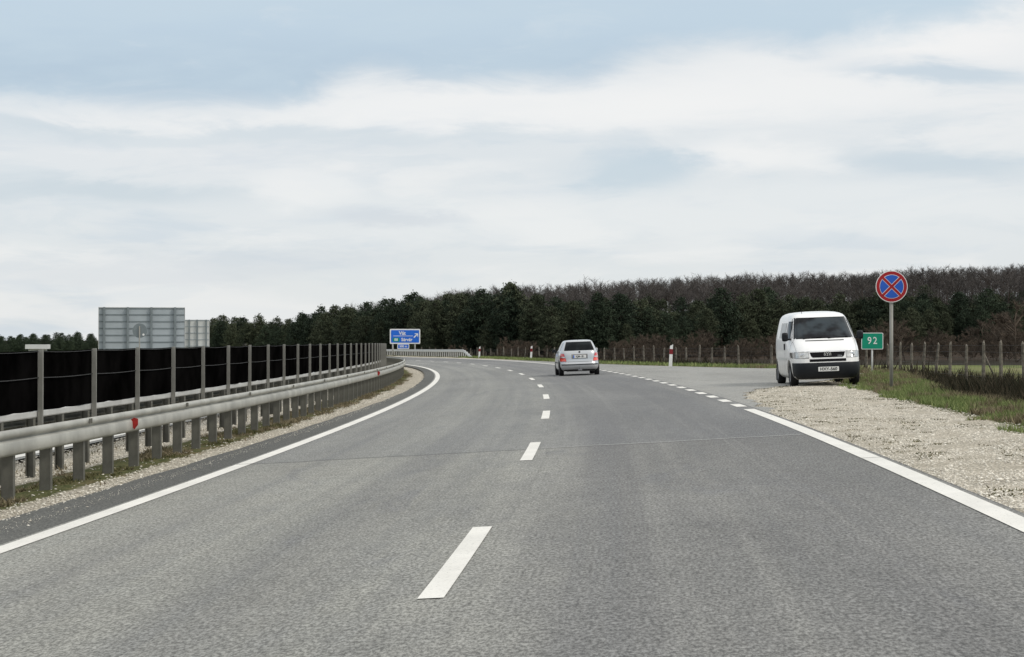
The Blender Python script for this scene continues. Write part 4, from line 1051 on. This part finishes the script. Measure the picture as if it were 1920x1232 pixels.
stones('gravel', 'pale crushed stone covering the right verge around the van', pts, sz, M['stone'])
pts = []; sz = []
while len(pts) < 22000:
    s = 9 + 55 * random.random() ** 1.4; o = random.uniform(-8.0, -4.7)
    if -6.2 < o < -5.2 and random.random() < .9: continue
    pts.append(W(s, o, .01)); sz.append(random.uniform(.007, .022))
for _ in range(2600):     # grit on the dark shoulder
    s = 9 + 60 * random.random() ** 1.3; pts.append(W(s, -4.42 + random.gauss(0, .07), .016)); sz.append(random.uniform(.003, .007) if random.random() < .985 else .02)
mpts = []; mh = []
for _ in range(420):
    s = 15 + 34 * random.random() ** 1.3; ge = gravel_edge(s); o = 4.1 + random.random() * (ge - 4.2)
    if nz(s * .25, o * .5, 21) < -.1: continue
    if s > 33.5 and o < layby_o(s) + .1: continue
    c_ = W(s, o, .004); L_ = random.uniform(.03, .14)
    for k in range(random.randint(8, 40)):
        mpts.append(c_ + Vector((random.gauss(0, L_), random.gauss(0, L_ * .8), 0))); mh.append(random.uniform(.008, .03))
blades('gravel_weeds', 'tiny dark weeds and moss scattered over the right gravel verge', 'weeds', mpts, mh, .010, 1.3, M['moss'])
stones('median_gravel', 'pale stone chips in the median between the barriers', pts, sz, M['stone'])

# ------------------------------------------------------------------ camera
cam = bpy.data.cameras.new('camera'); co = bpy.data.objects.new('camera', cam); link(co)
cam.sensor_width = 36; cam.sensor_fit = 'HORIZONTAL'; cam.lens = 36 * 3500 / 1920; cam.clip_start = .1; cam.clip_end = 20000
co.location = (0, 0, 0); co.rotation_euler = (R(90) + 20 / 3500, 0, 0); scene.camera = co

# ------------------------------------------------------------------ light
SUN_EL, SUN_AZ = 42, 115      # azimuth clockwise from the viewing direction
sun = bpy.data.lights.new('sun', 'SUN'); sun.energy = 1.5; sun.angle = R(14); sun.color = (1, .94, .85)
so = bpy.data.objects.new('sun', sun); link(so)
dv = Vector((math.sin(R(SUN_AZ)) * math.cos(R(SUN_EL)), math.cos(R(SUN_AZ)) * math.cos(R(SUN_EL)), math.sin(R(SUN_EL))))
so.rotation_euler = dv.to_track_quat('Z', 'Y').to_euler(); so.location = dv * 60
w = bpy.data.worlds.new('World'); scene.world = w; w.use_nodes = True; t = w.node_tree; t.nodes.clear()
class WN(NT):
    def __init__(s): s.t = t
x = WN()
out = x.n('ShaderNodeOutputWorld'); bg = x.n('ShaderNodeBackground'); x.l(bg.outputs[0], out.inputs[0])
sky = x.n('ShaderNodeTexSky'); sky.sky_type = 'NISHITA'; sky.sun_disc = False; sky.sun_elevation = R(SUN_EL); sky.sun_rotation = R(SUN_AZ)
bgs = x.n('ShaderNodeBackground'); x.l(sky.outputs[0], bgs.inputs[0]); bgs.inputs[1].default_value = .09
g = x.n('ShaderNodeTexCoord').outputs['Generated']; sp = x.n('ShaderNodeSeparateXYZ'); x.l(g, sp.inputs[0])
el = x.math('ARCSINE', sp.outputs[2]); az = x.math('ARCTAN2', sp.outputs[0], sp.outputs[1])
cb2 = x.n('ShaderNodeCombineXYZ'); x.l(az, cb2.inputs[0]); x.l(el, cb2.inputs[1]); P = cb2.outputs[0]
def blob(cxa, cel, wa, we, p=None):
    a = x.math('DIVIDE', x.math('SUBTRACT', azd, cxa), wa); b_ = x.math('DIVIDE', x.math('SUBTRACT', eld, cel), we)
    d = x.math('ADD', x.math('MULTIPLY', a, a), x.math('MULTIPLY', b_, b_)); return x.math('POWER', 2.718, x.math('MULTIPLY', d, -1))
n1 = x.noise(x.scaled(P, (5, 22, 1)), 1, 6, .55, .3); n2 = x.noise(x.scaled(P, (14, 48, 1)), 1, 6, .6, .5); n3 = x.noise(x.scaled(P, (2.2, 7, 1)), 1, 3, .5)
eld = x.math('ADD', el, x.math('ADD', x.math('MULTIPLY', x.math('SUBTRACT', n1, .5), .045), x.math('MULTIPLY', x.math('SUBTRACT', n2, .5), .024)))
azd = x.math('ADD', az, x.math('ADD', x.math('MULTIPLY', x.math('SUBTRACT', n1, .5), .16), x.math('MULTIPLY', x.math('SUBTRACT', n2, .5), .07)))
def E_(px, py): return (px - 960) / 3500, (636 - py) / 3500
hz_ = (.80, .83, .84); lo = (.775, .815, .845); wh = (.955, .95, .94)
n4 = x.noise(x.scaled(P, (9, 60, 1)), 1, 5, .55, .4)
def px_s(p0, p1): return x.ramp(az, (p0 - 960) / 3500, (p1 - 960) / 3500)
col = x.mix(x.ramp(eld, .0, .07), hz_, lo)
col = x.mix(x.math('MULTIPLY', x.ramp(n4, .50, .66), .65), col, (.65, .725, .80))
col = x.mix(x.math('MULTIPLY', x.ramp(n1, .48, .60), .60), col, (.925, .925, .92))
col = x.mix(x.math('MULTIPLY', x.ramp(n2, .50, .40), .22), col, (.62, .71, .78))
for (px, py, wx, wy, a, c_) in ((950, 205, 460, 48, .85, wh), (1500, 175, 330, 62, .8, wh), (560, 355, 110, 34, .6, wh), (250, 300, 330, 40, .3, (.88, .88, .89)), (1380, 300, 120, 30, .8, wh), (1540, 305, 60, 28, .8, wh), (1350, 410, 700, 50, .6, (.88, .90, .905)), (1780, 72, 260, 40, 1.0, wh), (1080, 560, 500, 60, .4, (.84, .865, .87)),
                               (1160, 330, 85, 34, .85, (.60, .70, .775)), (1750, 310, 170, 34, .75, (.61, .70, .77)), (1780, 148, 190, 20, .8, (.58, .68, .765)), (740, 407, 130, 14, .6, (.66, .71, .77)), (140, 378, 230, 22, .75, (.62, .70, .76)), (500, 262, 500, 16, .55, (.66, .735, .79)), (150, 245, 170, 14, .6, (.63, .71, .77)), (350, 500, 330, 24, .5, (.68, .73, .785))):
    ca_, ce_ = E_(px, py); bl = x.ramp(blob(ca_, ce_, wx / 3500 * 1.25, wy / 3500 * 1.25), .05, .95)
    col = x.mix(x.math('MULTIPLY', bl, a), col, c_)
# slate blue deck along the top, its lower edge stepping up to the right
ed = x.math('ADD', x.math('ADD', x.math('MULTIPLY', px_s(520, 700), .0135), x.math('MULTIPLY', px_s(1080, 1240), .0125)), x.math('MULTIPLY', px_s(1450, 1900), .019))
dd = x.math('SUBTRACT', x.math('ADD', el, x.math('ADD', x.math('MULTIPLY', x.math('SUBTRACT', n1, .5), .028), x.math('MULTIPLY', x.math('SUBTRACT', n2, .5), .030))), ed)
deck = x.ramp(dd, .1165, .1365)
dcol = x.mix(x.ramp(el, .125, .175), (.475, .59, .705), (.57, .69, .795))
dcol = x.mix(x.math('MULTIPLY', x.ramp(n1, .42, .62), .55), dcol, (.60, .715, .80))
dcol = x.mix(x.math('MULTIPLY', x.ramp(n2, .55, .72), .35), dcol, (.70, .775, .83))
dcol = x.mix(x.math('MULTIPLY', px_s(1000, 1800), .4), dcol, (.62, .74, .82))
col = x.mix(deck, col, dcol)
col = x.mix(x.ramp(el, .20, .5), col, x.mix(x.ramp(n3, .35, .65), (.86, .88, .90), (1.28, 1.25, 1.20)))
bgc = x.n('ShaderNodeBackground'); x.l(col, bgc.inputs[0]); bgc.inputs[1].default_value = 1.0
ms = x.n('ShaderNodeMixShader'); ms.inputs[0].default_value = .9; x.l(bgs.outputs[0], ms.inputs[1]); x.l(bgc.outputs[0], ms.inputs[2]); t.nodes.remove(bg); x.l(ms.outputs[0], out.inputs[0])
scene.view_settings.view_transform = 'Standard'; scene.view_settings.look = 'None'; scene.view_settings.exposure = 0; scene.view_settings.gamma = 1
scene.cycles.max_bounces = 6
